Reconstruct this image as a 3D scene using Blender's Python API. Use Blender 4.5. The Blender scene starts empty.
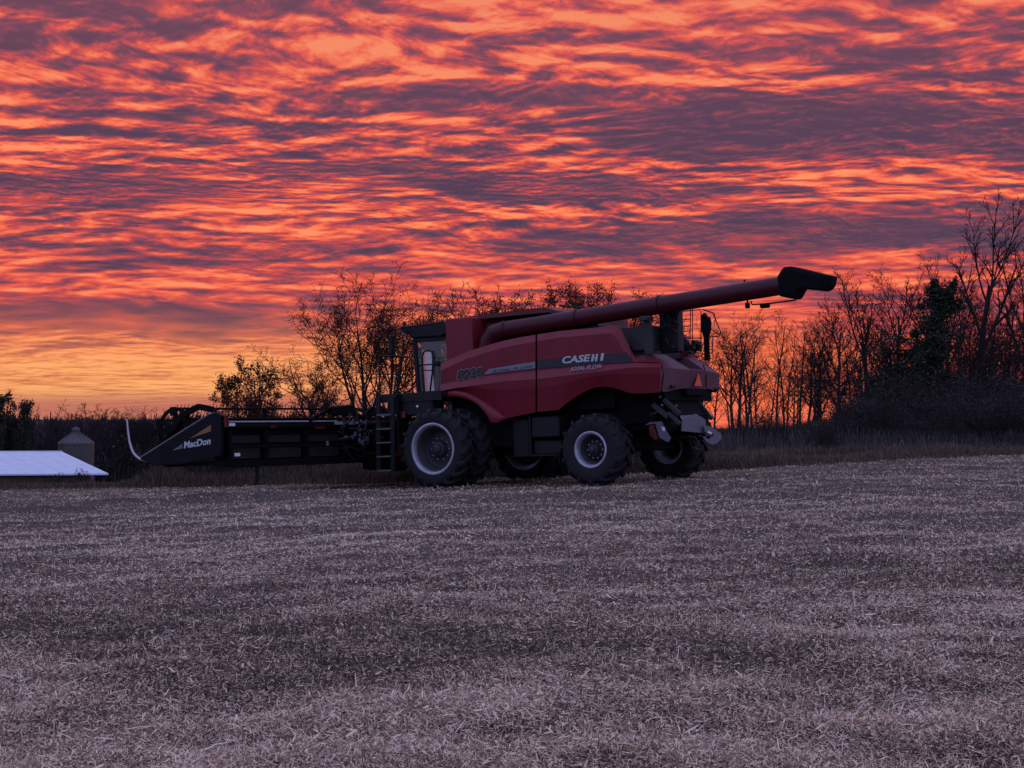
import bpy, math, random
import numpy as np
from mathutils import Vector, Matrix

SC = bpy.context.scene
COL = SC.collection
R = math.radians

# ------------------------------------------------------------------ camera numbers
FOC, HOR, EYE = 1700.0, 413.0, 1.6          # focal length in pixels, row of the horizon, eye height

# ------------------------------------------------------------------ mesh builder
class MB:
    def __init__(s):
        s.v = []; s.f = []; s.m = []; s.sm = []
    def add(s, vs, fs, mi=0, smooth=False):
        b = len(s.v)
        s.v += [tuple(p) for p in vs]
        for f in fs:
            s.f.append(tuple(i + b for i in f)); s.m.append(mi); s.sm.append(smooth)
    def box(s, c, d, rot=None, mi=0, ch=0.0):
        hx, hy, hz = d[0] / 2, d[1] / 2, d[2] / 2
        if ch <= 0:
            vs = [Vector((x, y, z)) for x in (-hx, hx) for y in (-hy, hy) for z in (-hz, hz)]
            fs = [(0, 1, 3, 2), (4, 6, 7, 5), (0, 4, 5, 1), (2, 3, 7, 6), (0, 2, 6, 4), (1, 5, 7, 3)]
        else:                                     # chamfered box: three shrunken face pairs
            c_ = min(ch, hx * .9, hy * .9, hz * .9); vs = []; idx = {}
            for sx in (-1, 1):
                for sy in (-1, 1):
                    for sz in (-1, 1):
                        for ax in range(3):
                            p = [sx * (hx - c_), sy * (hy - c_), sz * (hz - c_)]
                            p[ax] = (sx * hx, sy * hy, sz * hz)[ax]
                            idx[(sx, sy, sz, ax)] = len(vs); vs.append(Vector(p))
            fs = []
            for ax in range(3):
                o = [i for i in range(3) if i != ax]
                for sg in (-1, 1):
                    q = []
                    for a_, b_ in ((-1, -1), (1, -1), (1, 1), (-1, 1)):
                        k = [0, 0, 0]; k[ax] = sg; k[o[0]] = a_; k[o[1]] = b_
                        q.append(idx[(k[0], k[1], k[2], ax)])
                    fs.append(tuple(q))
            for ax in range(3):
                o = [i for i in range(3) if i != ax]
                for a_ in (-1, 1):
                    for b_ in (-1, 1):
                        q = []
                        for sg, w in ((-1, o[0]), (-1, o[1]), (1, o[1]), (1, o[0])):
                            k = [0, 0, 0]; k[ax] = sg; k[o[0]] = a_; k[o[1]] = b_
                            q.append(idx[(k[0], k[1], k[2], w)])
                        fs.append(tuple(q))
            for sx in (-1, 1):
                for sy in (-1, 1):
                    for sz in (-1, 1):
                        fs.append(tuple(idx[(sx, sy, sz, a_)] for a_ in range(3)))
        c = Vector(c)
        if rot is not None: vs = [rot @ p for p in vs]
        s.add([p + c for p in vs], fs, mi)
    def bar(s, p0, p1, w, h=None, mi=0, up=(0, 0, 1)):
        p0, p1 = Vector(p0), Vector(p1); h = h or w
        d = (p1 - p0); L = d.length
        if L < 1e-6: return
        x = d / L; u = Vector(up)
        if abs(x.dot(u)) > .98: u = Vector((1, 0, 0))
        y = u.cross(x).normalized(); z = x.cross(y)
        m = Matrix((x, y, z)).transposed()
        s.box((p0 + p1) / 2, (L, w, h), m, mi)
    def tube(s, pts, rad, n=8, mi=0, cap=True, smooth=True):
        pts = [Vector(p) for p in pts]
        if not isinstance(rad, (list, tuple)): rad = [rad] * len(pts)
        vs = []; fs = []; prev = None
        for i, p in enumerate(pts):
            t = (pts[min(i + 1, len(pts) - 1)] - pts[max(i - 1, 0)])
            t = t.normalized() if t.length > 1e-9 else Vector((0, 0, 1))
            if prev is None:
                a = Vector((0, 0, 1)) if abs(t.z) < .9 else Vector((1, 0, 0))
                u = t.cross(a).normalized()
            else:
                u = (prev - t * prev.dot(t)).normalized()
            prev = u; w = t.cross(u)
            for k in range(n):
                an = 2 * math.pi * k / n
                vs.append(p + (u * math.cos(an) + w * math.sin(an)) * rad[i])
        for i in range(len(pts) - 1):
            for k in range(n):
                k2 = (k + 1) % n
                fs.append((i * n + k, i * n + k2, (i + 1) * n + k2, (i + 1) * n + k))
        s.add(vs, fs, mi, smooth)
        if cap:
            b = len(pts) - 1
            s.add(vs[:n], [tuple(range(n - 1, -1, -1))], mi)
            s.add(vs[b * n:], [tuple(range(n))], mi)
    def lathe(s, prof, c, n=40, mi=0, smooth=True, axis='y', closed=False):
        vs = []; fs = []
        for r, a in prof:
            for k in range(n):
                an = 2 * math.pi * k / n
                if axis == 'y': vs.append((c[0] + r * math.cos(an), c[1] + a, c[2] + r * math.sin(an)))
                else: vs.append((c[0] + r * math.cos(an), c[1] + r * math.sin(an), c[2] + a))
        m = len(prof)
        for i in range(m if closed else m - 1):
            j = (i + 1) % m
            for k in range(n):
                k2 = (k + 1) % n
                fs.append((i * n + k, i * n + k2, j * n + k2, j * n + k))
        s.add(vs, fs, mi, smooth)
    def prism(s, poly, y0, y1, mi=0):
        """polygon of (x, z), extruded along y"""
        n = len(poly)
        vs = [(x, y0, z) for x, z in poly] + [(x, y1, z) for x, z in poly]
        fs = [tuple(range(n)), tuple(range(2 * n - 1, n - 1, -1))]
        fs += [(i, i + n, (i + 1) % n + n, (i + 1) % n) for i in range(n)]
        s.add(vs, fs, mi)
    def plate(s, pts, off, mi=0):
        """flat polygon of 3-D points given thickness along off"""
        n = len(pts); off = Vector(off)
        vs = [Vector(p) for p in pts] + [Vector(p) + off for p in pts]
        fs = [tuple(range(n)), tuple(range(2 * n - 1, n - 1, -1))]
        fs += [(i, i + n, (i + 1) % n + n, (i + 1) % n) for i in range(n)]
        s.add(vs, fs, mi)
    def build_split(s, name, mats, parent=None, off=(0, 0, 0), bevel=0.0):
        """one object for each separate piece"""
        par = list(range(len(s.v)))
        def find(a):
            while par[a] != a: par[a] = par[par[a]]; a = par[a]
            return a
        for f in s.f:
            for i in f[1:]: par[find(i)] = find(f[0])
        grp = {}
        for k, f in enumerate(s.f): grp.setdefault(find(f[0]), []).append(k)
        out = []
        for ks in grp.values():
            m = MB(); mp = {}
            for k in ks:
                for i in s.f[k]:
                    if i not in mp: mp[i] = len(m.v); m.v.append(s.v[i])
                m.f.append(tuple(mp[i] for i in s.f[k])); m.m.append(s.m[k]); m.sm.append(s.sm[k])
            out.append(m.build(name, mats, parent, off, bevel))
        return out
    def build(s, name, mats, parent=None, off=(0, 0, 0), bevel=0.0, fix=True):
        me = bpy.data.meshes.new(name)
        vs = s.v if not any(off) else [(a - off[0], b - off[1], c - off[2]) for a, b, c in s.v]
        me.from_pydata(vs, [], s.f)
        if not isinstance(mats, (list, tuple)): mats = [mats]
        for m in mats: me.materials.append(m)
        me.polygons.foreach_set('material_index', s.m)
        me.polygons.foreach_set('use_smooth', s.sm)
        if fix:
            import bmesh
            bm = bmesh.new(); bm.from_mesh(me)
            bmesh.ops.recalc_face_normals(bm, faces=bm.faces)
            bm.to_mesh(me); bm.free()
        me.update()
        o = bpy.data.objects.new(name, me); COL.objects.link(o)
        if parent is not None: o.parent = parent
        if bevel > 0:
            md = o.modifiers.new('bevel', 'BEVEL'); md.width = bevel; md.segments = 2
            md.limit_method = 'ANGLE'; md.angle_limit = R(40); md.harden_normals = False
        return o

def np_mesh(name, verts, faces, mats, parent=None, smooth=False, mat_idx=None, attr=None):
    """verts (n,3), faces (m,k) numpy"""
    me = bpy.data.meshes.new(name)
    n, m, k = len(verts), len(faces), faces.shape[1]
    me.vertices.add(n); me.vertices.foreach_set('co', np.ascontiguousarray(verts, dtype=np.float32).ravel())
    me.loops.add(m * k); me.loops.foreach_set('vertex_index', np.ascontiguousarray(faces, dtype=np.int32).ravel())
    me.polygons.add(m); me.polygons.foreach_set('loop_start', np.arange(0, m * k, k, dtype=np.int32))
    me.polygons.foreach_set('loop_total', np.full(m, k, dtype=np.int32))
    if not isinstance(mats, (list, tuple)): mats = [mats]
    for mt in mats: me.materials.append(mt)
    if mat_idx is not None: me.polygons.foreach_set('material_index', mat_idx.astype(np.int32))
    if smooth: me.polygons.foreach_set('use_smooth', np.ones(m, dtype=bool))
    me.update(calc_edges=True)
    if attr is not None:
        at = me.attributes.new('tone', 'FLOAT', 'FACE'); at.data.foreach_set('value', attr.astype(np.float32))
    o = bpy.data.objects.new(name, me); COL.objects.link(o)
    if parent is not None: o.parent = parent
    return o

def tag(o, label=None, cat=None, group=None, kind=None):
    if label: o['label'] = label
    if cat: o['category'] = cat
    if group: o['group'] = group
    if kind: o['kind'] = kind
    return o
def empty(name, mat=None, loc=None):
    o = bpy.data.objects.new(name, None); COL.objects.link(o)
    o.empty_display_size = .3
    if mat is not None: o.matrix_world = mat
    if loc is not None: o.location = loc
    return o
def copy_tree(o, parent=None):
    c = o.copy(); COL.objects.link(c)
    if parent is not None: c.parent = parent
    for ch in list(o.children): copy_tree(ch, c)
    return c

# ------------------------------------------------------------------ materials
def nodes(m):
    m.use_nodes = True
    return m.node_tree
def mat(name, col, rough=.6, metal=0.0, var=.25, scale=6.0, dust=0.0, dust_col=(.16, .12, .095), bump=0.0, coat=0.0, spec=.5):
    """plain procedural surface: colour broken up by noise, optional dust lying on faces that look up"""
    m = bpy.data.materials.new(name); t = nodes(m); b = t.nodes['Principled BSDF']; L = t.links
    tc = t.nodes.new('ShaderNodeTexCoord')
    n = t.nodes.new('ShaderNodeTexNoise'); n.inputs['Scale'].default_value = scale; n.inputs['Detail'].default_value = 6
    n.inputs['Roughness'].default_value = .6
    L.new(tc.outputs['Object'], n.inputs['Vector'])
    r = t.nodes.new('ShaderNodeValToRGB')
    r.color_ramp.elements[0].position = .3; r.color_ramp.elements[1].position = .72
    r.color_ramp.elements[0].color = tuple(c * (1 - var) for c in col) + (1,)
    r.color_ramp.elements[1].color = tuple(min(1, c * (1 + var)) for c in col) + (1,)
    L.new(n.outputs['Fac'], r.inputs['Fac']); out = r.outputs['Color']
    b.inputs['Roughness'].default_value = rough
    if dust > 0:
        n2 = t.nodes.new('ShaderNodeTexNoise'); n2.inputs['Scale'].default_value = 2.2; n2.inputs['Detail'].default_value = 8
        n2.inputs['Roughness'].default_value = .7
        L.new(tc.outputs['Object'], n2.inputs['Vector'])
        g = t.nodes.new('ShaderNodeMapRange'); g.inputs[1].default_value = .35; g.inputs[2].default_value = .75
        g.inputs[3].default_value = 0; g.inputs[4].default_value = dust
        L.new(n2.outputs['Fac'], g.inputs[0])
        mx = t.nodes.new('ShaderNodeMix'); mx.data_type = 'RGBA'
        L.new(g.outputs[0], mx.inputs[0]); L.new(out, mx.inputs[6]); mx.inputs[7].default_value = dust_col + (1,)
        out = mx.outputs[2]
        rr = t.nodes.new('ShaderNodeMapRange'); rr.inputs[1].default_value = 0; rr.inputs[2].default_value = 1
        rr.inputs[3].default_value = rough; rr.inputs[4].default_value = min(1, rough + .5)
        L.new(g.outputs[0], rr.inputs[0]); L.new(rr.outputs[0], b.inputs['Roughness'])
    L.new(out, b.inputs['Base Color'])
    b.inputs['Metallic'].default_value = metal
    b.inputs['Specular IOR Level'].default_value = spec
    if coat: b.inputs['Coat Weight'].default_value = coat; b.inputs['Coat Roughness'].default_value = .15
    if bump:
        bp = t.nodes.new('ShaderNodeBump'); bp.inputs['Strength'].default_value = bump; bp.inputs['Distance'].default_value = .02
        L.new(n.outputs['Fac'], bp.inputs['Height']); L.new(bp.outputs[0], b.inputs['Normal'])
    return m
def tone_mat(name, stops, rough=.9, trans=0.0, spec=.2):
    """colour picked per face by the random 'tone' attribute"""
    m = bpy.data.materials.new(name); t = nodes(m); b = t.nodes['Principled BSDF']; L = t.links
    a = t.nodes.new('ShaderNodeAttribute'); a.attribute_name = 'tone'
    r = t.nodes.new('ShaderNodeValToRGB'); e = r.color_ramp.elements
    while len(e) < len(stops): e.new(.5)
    for i, (p, c) in enumerate(stops): e[i].position = p; e[i].color = tuple(c) + (1,)
    L.new(a.outputs['Fac'], r.inputs['Fac']); L.new(r.outputs['Color'], b.inputs['Base Color'])
    b.inputs['Roughness'].default_value = rough; b.inputs['Specular IOR Level'].default_value = spec
    if trans > 0:
        tr = t.nodes.new('ShaderNodeBsdfTranslucent'); L.new(r.outputs['Color'], tr.inputs['Color'])
        mx = t.nodes.new('ShaderNodeMixShader'); mx.inputs[0].default_value = trans
        L.new(b.outputs[0], mx.inputs[1]); L.new(tr.outputs[0], mx.inputs[2])
        L.new(mx.outputs[0], t.nodes['Material Output'].inputs[0])
    return m
def glass_mat(name, tint, alpha):
    m = bpy.data.materials.new(name); t = nodes(m); L = t.links
    t.nodes.remove(t.nodes['Principled BSDF'])
    tr = t.nodes.new('ShaderNodeBsdfTransparent'); tr.inputs[0].default_value = tint + (1,)
    gl = t.nodes.new('ShaderNodeBsdfGlossy'); gl.inputs['Roughness'].default_value = .04
    fr = t.nodes.new('ShaderNodeFresnel'); fr.inputs[0].default_value = 1.5
    df = t.nodes.new('ShaderNodeBsdfDiffuse'); df.inputs[0].default_value = (.5, .45, .42, 1)
    mx = t.nodes.new('ShaderNodeMixShader'); L.new(fr.outputs[0], mx.inputs[0])
    L.new(tr.outputs[0], mx.inputs[1]); L.new(gl.outputs[0], mx.inputs[2])
    m2 = t.nodes.new('ShaderNodeMixShader'); m2.inputs[0].default_value = alpha
    L.new(mx.outputs[0], m2.inputs[1]); L.new(df.outputs[0], m2.inputs[2])
    L.new(m2.outputs[0], t.nodes['Material Output'].inputs[0])
    return m

M = {}
M['red'] = mat('red_paint', (.19, .006, .018), .45, var=.18, scale=3, dust=.26, dust_col=(.13, .03, .034), coat=.05, spec=.38)
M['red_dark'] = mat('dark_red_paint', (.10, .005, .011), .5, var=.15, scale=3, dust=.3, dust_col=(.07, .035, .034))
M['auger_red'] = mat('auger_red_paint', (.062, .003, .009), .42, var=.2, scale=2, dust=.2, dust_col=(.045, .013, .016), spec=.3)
M['black'] = mat('black_steel', (.008, .008, .010), .55, var=.3, dust=.3, dust_col=(.022, .018, .017), spec=.3)
M['matte_black'] = mat('matte_black_steel', (.004, .004, .005), .8, var=.3, dust=.25, dust_col=(.011, .009, .008), spec=.12)  # flat near-black, darker and duller than the black steel
M['grey'] = mat('grey_steel', (.035, .034, .04), .6, var=.25, dust=.4, dust_col=(.055, .046, .042), spec=.3)
M['hood_grey'] = mat('dusty_lilac_lit_hood', (.125, .028, .045), .5, var=.12, scale=3, dust=.6, dust_col=(.12, .072, .082))  # dusty red paint with the lilac sky light mixed into its colour
M['plate'] = mat('galvanised_plate', (.135, .13, .17), .5, metal=.2, var=.12, scale=9, dust=.3)
M['silver'] = mat('silver_rim_paint', (.44, .44, .52), .38, metal=.4, var=.2, scale=6, dust=.45, dust_col=(.10, .088, .085))
M['rubber'] = mat('tyre_rubber', (.009, .009, .011), .75, var=.3, scale=9, dust=.4, dust_col=(.026, .021, .022), bump=.3, spec=.35)
M['rim_dark'] = mat('shaded_rim_well', (.03, .03, .036), .55, metal=.2, var=.2, scale=5, dust=.4, dust_col=(.045, .038, .036))  # dark disc colour with the shade inside the deep dish painted in
M['glass'] = glass_mat('cab_glass', (.94, .92, .91), .12)
M['white'] = mat('white_mark', (.75, .75, .75), .5, var=.05)
M['letter'] = mat('silver_letter', (.5, .49, .5), .45, var=.08)
M['letter_dim'] = mat('grey_letter', (.33, .3, .32), .5, var=.08)
M['stripe_silver'] = mat('silver_stripe', (.2, .2, .25), .4, metal=.2, var=.2, scale=4)
M['stripe_dark'] = mat('dark_stripe', (.016, .013, .022), .4, var=.2, scale=4)
M['letter_dark'] = mat('dark_letter', (.012, .01, .014), .5)
M['orange'] = mat('orange_triangle', (.85, .1, .03), .5, var=.05)
M['red_lens'] = mat('red_lens', (.11, .009, .010), .3, var=.1)
M['amber'] = mat('amber_stripe', (.26, .12, .04), .5, var=.15)
M['rod'] = mat('pale_rod', (.5, .48, .5), .35, metal=.2, var=.1)
M['seat'] = mat('seat_cloth', (.03, .03, .035), .9)
M['grey_dim'] = mat('dark_sheet', (.022, .019, .02), .7, var=.25, dust=.4, dust_col=(.036, .028, .026), spec=.2)
M['panel_black'] = mat('black_panel', (.003, .003, .005), .5, var=.2, dust=.2, dust_col=(.007, .006, .007), spec=.16)
M['letter_bright'] = mat('white_letter', (.5, .52, .6), .5, var=.05)
# ------------------------------------------------------------------ sky
def build_sky():
    w = bpy.data.worlds.new('World'); SC.world = w; w.use_nodes = True
    t = w.node_tree; L = t.links
    for n in list(t.nodes): t.nodes.remove(n)
    def inp(node, i, v):
        if v is None: return
        if isinstance(v, (int, float)): node.inputs[i].default_value = v
        elif isinstance(v, tuple): node.inputs[i].default_value = v
        else: L.new(v, node.inputs[i])
    def ma(op, a, b=None, c=None, clamp=False):
        n = t.nodes.new('ShaderNodeMath'); n.operation = op; n.use_clamp = clamp
        inp(n, 0, a); inp(n, 1, b); inp(n, 2, c); return n.outputs[0]
    def vm(op, a, b=None, sc=None):
        n = t.nodes.new('ShaderNodeVectorMath'); n.operation = op
        inp(n, 0, a); inp(n, 1, b)
        if sc is not None: inp(n, 3, sc)
        return n.outputs[0]
    def ss(v, lo, hi, a=0.0, b=1.0):
        n = t.nodes.new('ShaderNodeMapRange'); n.interpolation_type = 'SMOOTHSTEP'
        inp(n, 0, v); inp(n, 1, lo); inp(n, 2, hi); inp(n, 3, a); inp(n, 4, b); return n.outputs[0]
    def comb(x, y, z):
        n = t.nodes.new('ShaderNodeCombineXYZ'); inp(n, 0, x); inp(n, 1, y); inp(n, 2, z); return n.outputs[0]
    def noise(v, scale, detail=5, rough=.55, dist=0.0, color=False):
        n = t.nodes.new('ShaderNodeTexNoise'); inp(n, 0, v)
        n.inputs['Scale'].default_value = scale; n.inputs['Detail'].default_value = detail
        n.inputs['Roughness'].default_value = rough; n.inputs['Distortion'].default_value = dist
        return n.outputs['Color'] if color else n.outputs['Fac']
    def mix(f, a, b, mode='MIX'):
        n = t.nodes.new('ShaderNodeMix'); n.data_type = 'RGBA'; n.blend_type = mode; n.clamp_factor = True
        inp(n, 0, f)
        for i, v in ((6, a), (7, b)):
            if isinstance(v, tuple): n.inputs[i].default_value = v + (1,)
            else: L.new(v, n.inputs[i])
        return n.outputs[2]
    def ramp(f, stops):
        n = t.nodes.new('ShaderNodeValToRGB'); e = n.color_ramp.elements
        while len(e) < len(stops): e.new(.5)
        for i, (p, c) in enumerate(stops): e[i].position = p; e[i].color = c + (1,)
        L.new(f, n.inputs[0]); return n.outputs[0]
    tc = t.nodes.new('ShaderNodeTexCoord')
    d = vm('NORMALIZE', tc.outputs['Generated'])
    sp = t.nodes.new('ShaderNodeSeparateXYZ'); L.new(d, sp.inputs[0])
    dx, dy, dz = sp.outputs
    el = ma('MAXIMUM', dz, 0.0)
    zc = ma('ADD', ma('MAXIMUM', dz, -.03), .068)
    u = ma('DIVIDE', dx, zc); v = ma('DIVIDE', dy, zc)
    P = comb(u, v, 0.0)                            # the point of the cloud layer overhead that this direction looks at
    rot = t.nodes.new('ShaderNodeVectorRotate'); rot.rotation_type = 'Z_AXIS'; L.new(P, rot.inputs[0]); rot.inputs['Angle'].default_value = R(-14)
    wrp = vm('SUBTRACT', noise(P, .55, 3, .5, color=True), (.5, .5, .5))
    P2 = vm('ADD', rot.outputs[0], vm('SCALE', wrp, sc=.85))
    P2 = vm('MULTIPLY', P2, (1.15, 1.0, 1.0))
    wf = vm('SUBTRACT', noise(P2, 3.0, 3, .55, color=True), (.5, .5, .5))
    P3_ = vm('ADD', P2, vm('SCALE', wf, sc=.16))
    def voro(v_, sc):
        n = t.nodes.new('ShaderNodeTexVoronoi'); n.feature = 'SMOOTH_F1'; n.voronoi_dimensions = '2D'
        L.new(v_, n.inputs['Vector']); n.inputs['Scale'].default_value = sc; n.inputs['Smoothness'].default_value = .55
        return n.outputs['Distance']
    n_big = noise(vm('ADD', P2, (3.7, 1.3, 0)), 1.0, 4, .55)
    n_a = noise(P2, 3.6, 5, .52)
    n_b = noise(vm('ADD', P2, (.02, .085, 0.0)), 3.6, 5, .52)
    lit = ma('SUBTRACT', n_a, n_b)                  # under-side slopes that face the sunken sun
    v_a = voro(P3_, 6.8); v_b = voro(vm('ADD', P3_, (.01, .042, 0.0)), 6.8)
    lit2 = ma('SUBTRACT', v_b, v_a)                 # the same for the rolls of small cloudlets
    n_g = noise(P3_, 13.0, 4, .58); n_g2 = noise(vm('ADD', P3_, (.006, .028, 0.0)), 13.0, 4, .58)
    # thick banks of cloud standing where the photograph has them: azimuth (tan), elevation (tan), half sizes, weight
    ta = ma('DIVIDE', dx, ma('MAXIMUM', dy, .05)); te = ma('DIVIDE', dz, ma('MAXIMUM', dy, .05))
    wob = ma('MULTIPLY', ma('SUBTRACT', noise(P2, 1.3, 5, .6), .5), .075)
    te_w = ma('ADD', te, ma('MULTIPLY', wob, .55)); ta_w = ma('ADD', ta, ma('MULTIPLY', wob, 2.0))
    thick = None
    for px, py, hx, hy, wt in SKY_BANKS:
        ax = ma('DIVIDE', ma('SUBTRACT', ta_w, (px - 512) / FOC), hx / FOC)
        ay = ma('DIVIDE', ma('SUBTRACT', te_w, (HOR - py) / FOC), hy / FOC)
        r2 = ma('ADD', ma('MULTIPLY', ax, ax), ma('MULTIPLY', ay, ay))
        g = ma('MULTIPLY', ss(r2, 1.7, .15), wt)
        thick = g if thick is None else ma('ADD', thick, g)
    soft = ss(thick, .9, .1, .22, 1.0)
    b = ma('ADD', .545, ma('MULTIPLY', ma('MULTIPLY', lit, 2.1), soft))
    b = ma('ADD', b, ma('MULTIPLY', ma('MULTIPLY', lit2, ss(el, .055, .13, .12, 1.0)), soft))
    b = ma('ADD', b, ma('MULTIPLY', ma('MULTIPLY', ma('SUBTRACT', n_g, n_g2), 1.35), ss(el, .04, .15)))
    b = ma('SUBTRACT', b, ma('MULTIPLY', ma('SUBTRACT', n_a, .5), .75))
    b = ma('SUBTRACT', b, ma('MULTIPLY', ma('SUBTRACT', n_big, .5), 1.0))
    b = ma('SUBTRACT', b, ma('MULTIPLY', thick, .33))
    b = ma('ADD', b, ss(el, .10, .01, 0.0, .12))
    b = ma('SUBTRACT', b, ss(el, .16, .26, 0.0, .05))
    b = ma('ADD', b, ma('MULTIPLY', ma('SUBTRACT', .66, b), ss(te, .075, .015, 0.0, .25)))
    col = ramp(b, [(.0, (.085, .050, .092)), (.2, (.135, .058, .098)), (.36, (.27, .066, .096)), (.52, (.57, .078, .082)), (.70, (.93, .145, .076)), (.95, (1.03, .29, .13))])
    col = mix(ss(el, .12, .25, 0.0, .22), col, (.42, .11, .15))
    # towards the horizon the light turns from red to amber, most of all on the left
    lowl = ma('MULTIPLY', ss(te, .075, .012), ss(ta, .06, -.17))
    amb = ramp(b, [(.15, (.30, .11, .09)), (.45, (.72, .24, .09)), (.75, (1.0, .47, .16))])
    col = mix(ma('MULTIPLY', lowl, .85), col, amb)
    # red-orange glow low over the place where the sun went down, behind the wood
    gx = ma('DIVIDE', ma('SUBTRACT', ta, .125), .10); gy = ma('DIVIDE', ma('SUBTRACT', te, .022), .035)
    gl = ss(ma('ADD', ma('MULTIPLY', gx, gx), ma('MULTIPLY', gy, gy)), 1.6, 0.0)
    col = mix(ma('MULTIPLY', gl, .62), col, (1.05, .21, .07))
    # a pink-mauve haze line along the left horizon
    hz = ma('MULTIPLY', ss(te, .017, .004), ss(ta, .06, -.06))
    col = mix(ma('MULTIPLY', hz, .75), col, (.42, .11, .11))
    # the blue-lilac evening sky overhead and behind the camera
    front = ma('MULTIPLY', ss(dy, .30, .86), ss(dz, .62, .26))
    bn = noise(P, .8, 4, .5)
    back = mix(bn, SKY_BACK_A, SKY_BACK_B)
    back = mix(ss(dz, .12, -.02), back, (.12, .09, .12))
    col = mix(front, back, col)
    bg = t.nodes.new('ShaderNodeBackground'); L.new(col, bg.inputs[0]); bg.inputs[1].default_value = 1.0
    out = t.nodes.new('ShaderNodeOutputWorld'); L.new(bg.outputs[0], out.inputs[0])
    w.cycles.sampling_method = 'MANUAL'; w.cycles.sample_map_resolution = 512

SKY_BANKS = [(900, 128, 260, 42, 1.15), (560, 98, 190, 14, .9), (400, 105, 110, 13, .7), (90, 186, 130, 24, 1.0), (330, 168, 120, 12, .8),
             (560, 190, 220, 14, .9), (250, 190, 60, 10, .5), (60, 100, 60, 22, .9), (130, 15, 130, 16, .6), (690, 240, 230, 20, .62), (900, 225, 200, 24, .72),
             (120, 320, 230, 24, .8), (330, 245, 120, 10, .5), (300, 128, 60, 8, .6), (420, 198, 60, 12, .6), (900, 55, 130, 16, .5), (660, 40, 90, 10, .35),
             (930, 315, 180, 26, .45), (180, 262, 160, 10, .5)]
SKY_BACK_A = (.365, .44, .85); SKY_BACK_B = (.51, .56, 1.0)
build_sky()

sun = bpy.data.lights.new('sun', 'SUN'); sun.energy = .12; sun.angle = R(14); sun.color = (1.0, .38, .16)
so = bpy.data.objects.new('sun', sun); COL.objects.link(so)
so.rotation_euler = Vector((math.sin(R(7)), math.cos(R(7)), math.tan(R(2.5)))).to_track_quat('Z', 'Y').to_euler()

cam = bpy.data.cameras.new('camera'); co = bpy.data.objects.new('camera', cam); COL.objects.link(co)
co.location = (0, 0, EYE); co.rotation_euler = (R(90), 0, 0)
cam.sensor_width = 36; cam.lens = 36 * FOC / 1024; cam.shift_y = (HOR - 384) / 1024
cam.clip_start = .1; cam.clip_end = 6000
SC.camera = co
vs = SC.view_settings; vs.view_transform = 'Standard'; vs.look = 'None'; vs.gamma = 1; vs.exposure = 0; vs.use_curve_mapping = False
# ------------------------------------------------------------------ terrain
rng = np.random.default_rng(7)
def sstep(x, a, b):
    t = np.clip((np.asarray(x, float) - a) / (b - a), 0, 1); return t * t * (3 - 2 * t)
def vnoise(x, y, s, seed):
    """cheap smooth value noise"""
    r = np.random.default_rng(seed); g = r.random((64, 64))
    u, v = x / s, y / s; i, j = np.floor(u).astype(int), np.floor(v).astype(int); a, b = u - i, v - j
    a = a * a * (3 - 2 * a); b = b * b * (3 - 2 * b); q = lambda m, n: g[m % 64, n % 64]
    return (q(i, j) * (1 - a) + q(i + 1, j) * a) * (1 - b) + (q(i, j + 1) * (1 - a) + q(i + 1, j + 1) * a) * b

EDGE_X = [-80, -20, -13.5, -5.5, 0, 4.6, 8.3, 15.7, 20, 60, 400]
EDGE_Y = [58, 47, 45.5, 43.6, 43.0, 42.2, 45, 53, 58, 90, 200]
def edge(x): return np.interp(x, EDGE_X, EDGE_Y)
def tz(x, y):
    x = np.asarray(x, float); y = np.asarray(y, float)
    s = .042 * (x - 1.7)
    z = np.where(s > 0, .28 * np.tanh(s / .28), .6 * np.tanh(s / .6))
    near = sstep(y, 6, 30)
    z = z * (.35 + .65 * near)
    z = z + .018 * np.sin(x * 1.3 + .5 * np.sin(y * .35)) * np.sin(y * .8) * (1 - .6 * sstep(y, 33, 38) * sstep(-y, -46, -42))
    z = z + .05 * np.exp(-((y - 33.2) / 2.6) ** 2) * sstep(-np.abs(x), -9, -5)
    z = z + (.07 * (vnoise(x + 200, y + 50, 1.1, 31) - .5) + .06 * (vnoise(x + 200, y + 50, .5, 32) - .5)) * sstep(-y, -48, -42)
    z = z + .15 * np.exp(-((y - 36.6) / 1.3) ** 2) * sstep(x, -11, -7) * sstep(-x, 2.2, 3.4)
    t = x / np.maximum(y, 1)
    lf = sstep(-t, -.14, .03)
    d = np.maximum(y - edge(x), 0)
    z = z - lf * (1.1 * sstep(d, 1.0, 14) + 8.0 * sstep(d, 6, 150)) - (1 - lf) * 2.6 * sstep(d, 20, 120)
    z = z - 55 * (1 - lf) * sstep(y, 340, 3000) * (1 - .35 * sstep(y, 1200, 3000))
    return z
def nearz(x, y): return float(tz(x, y))

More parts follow.
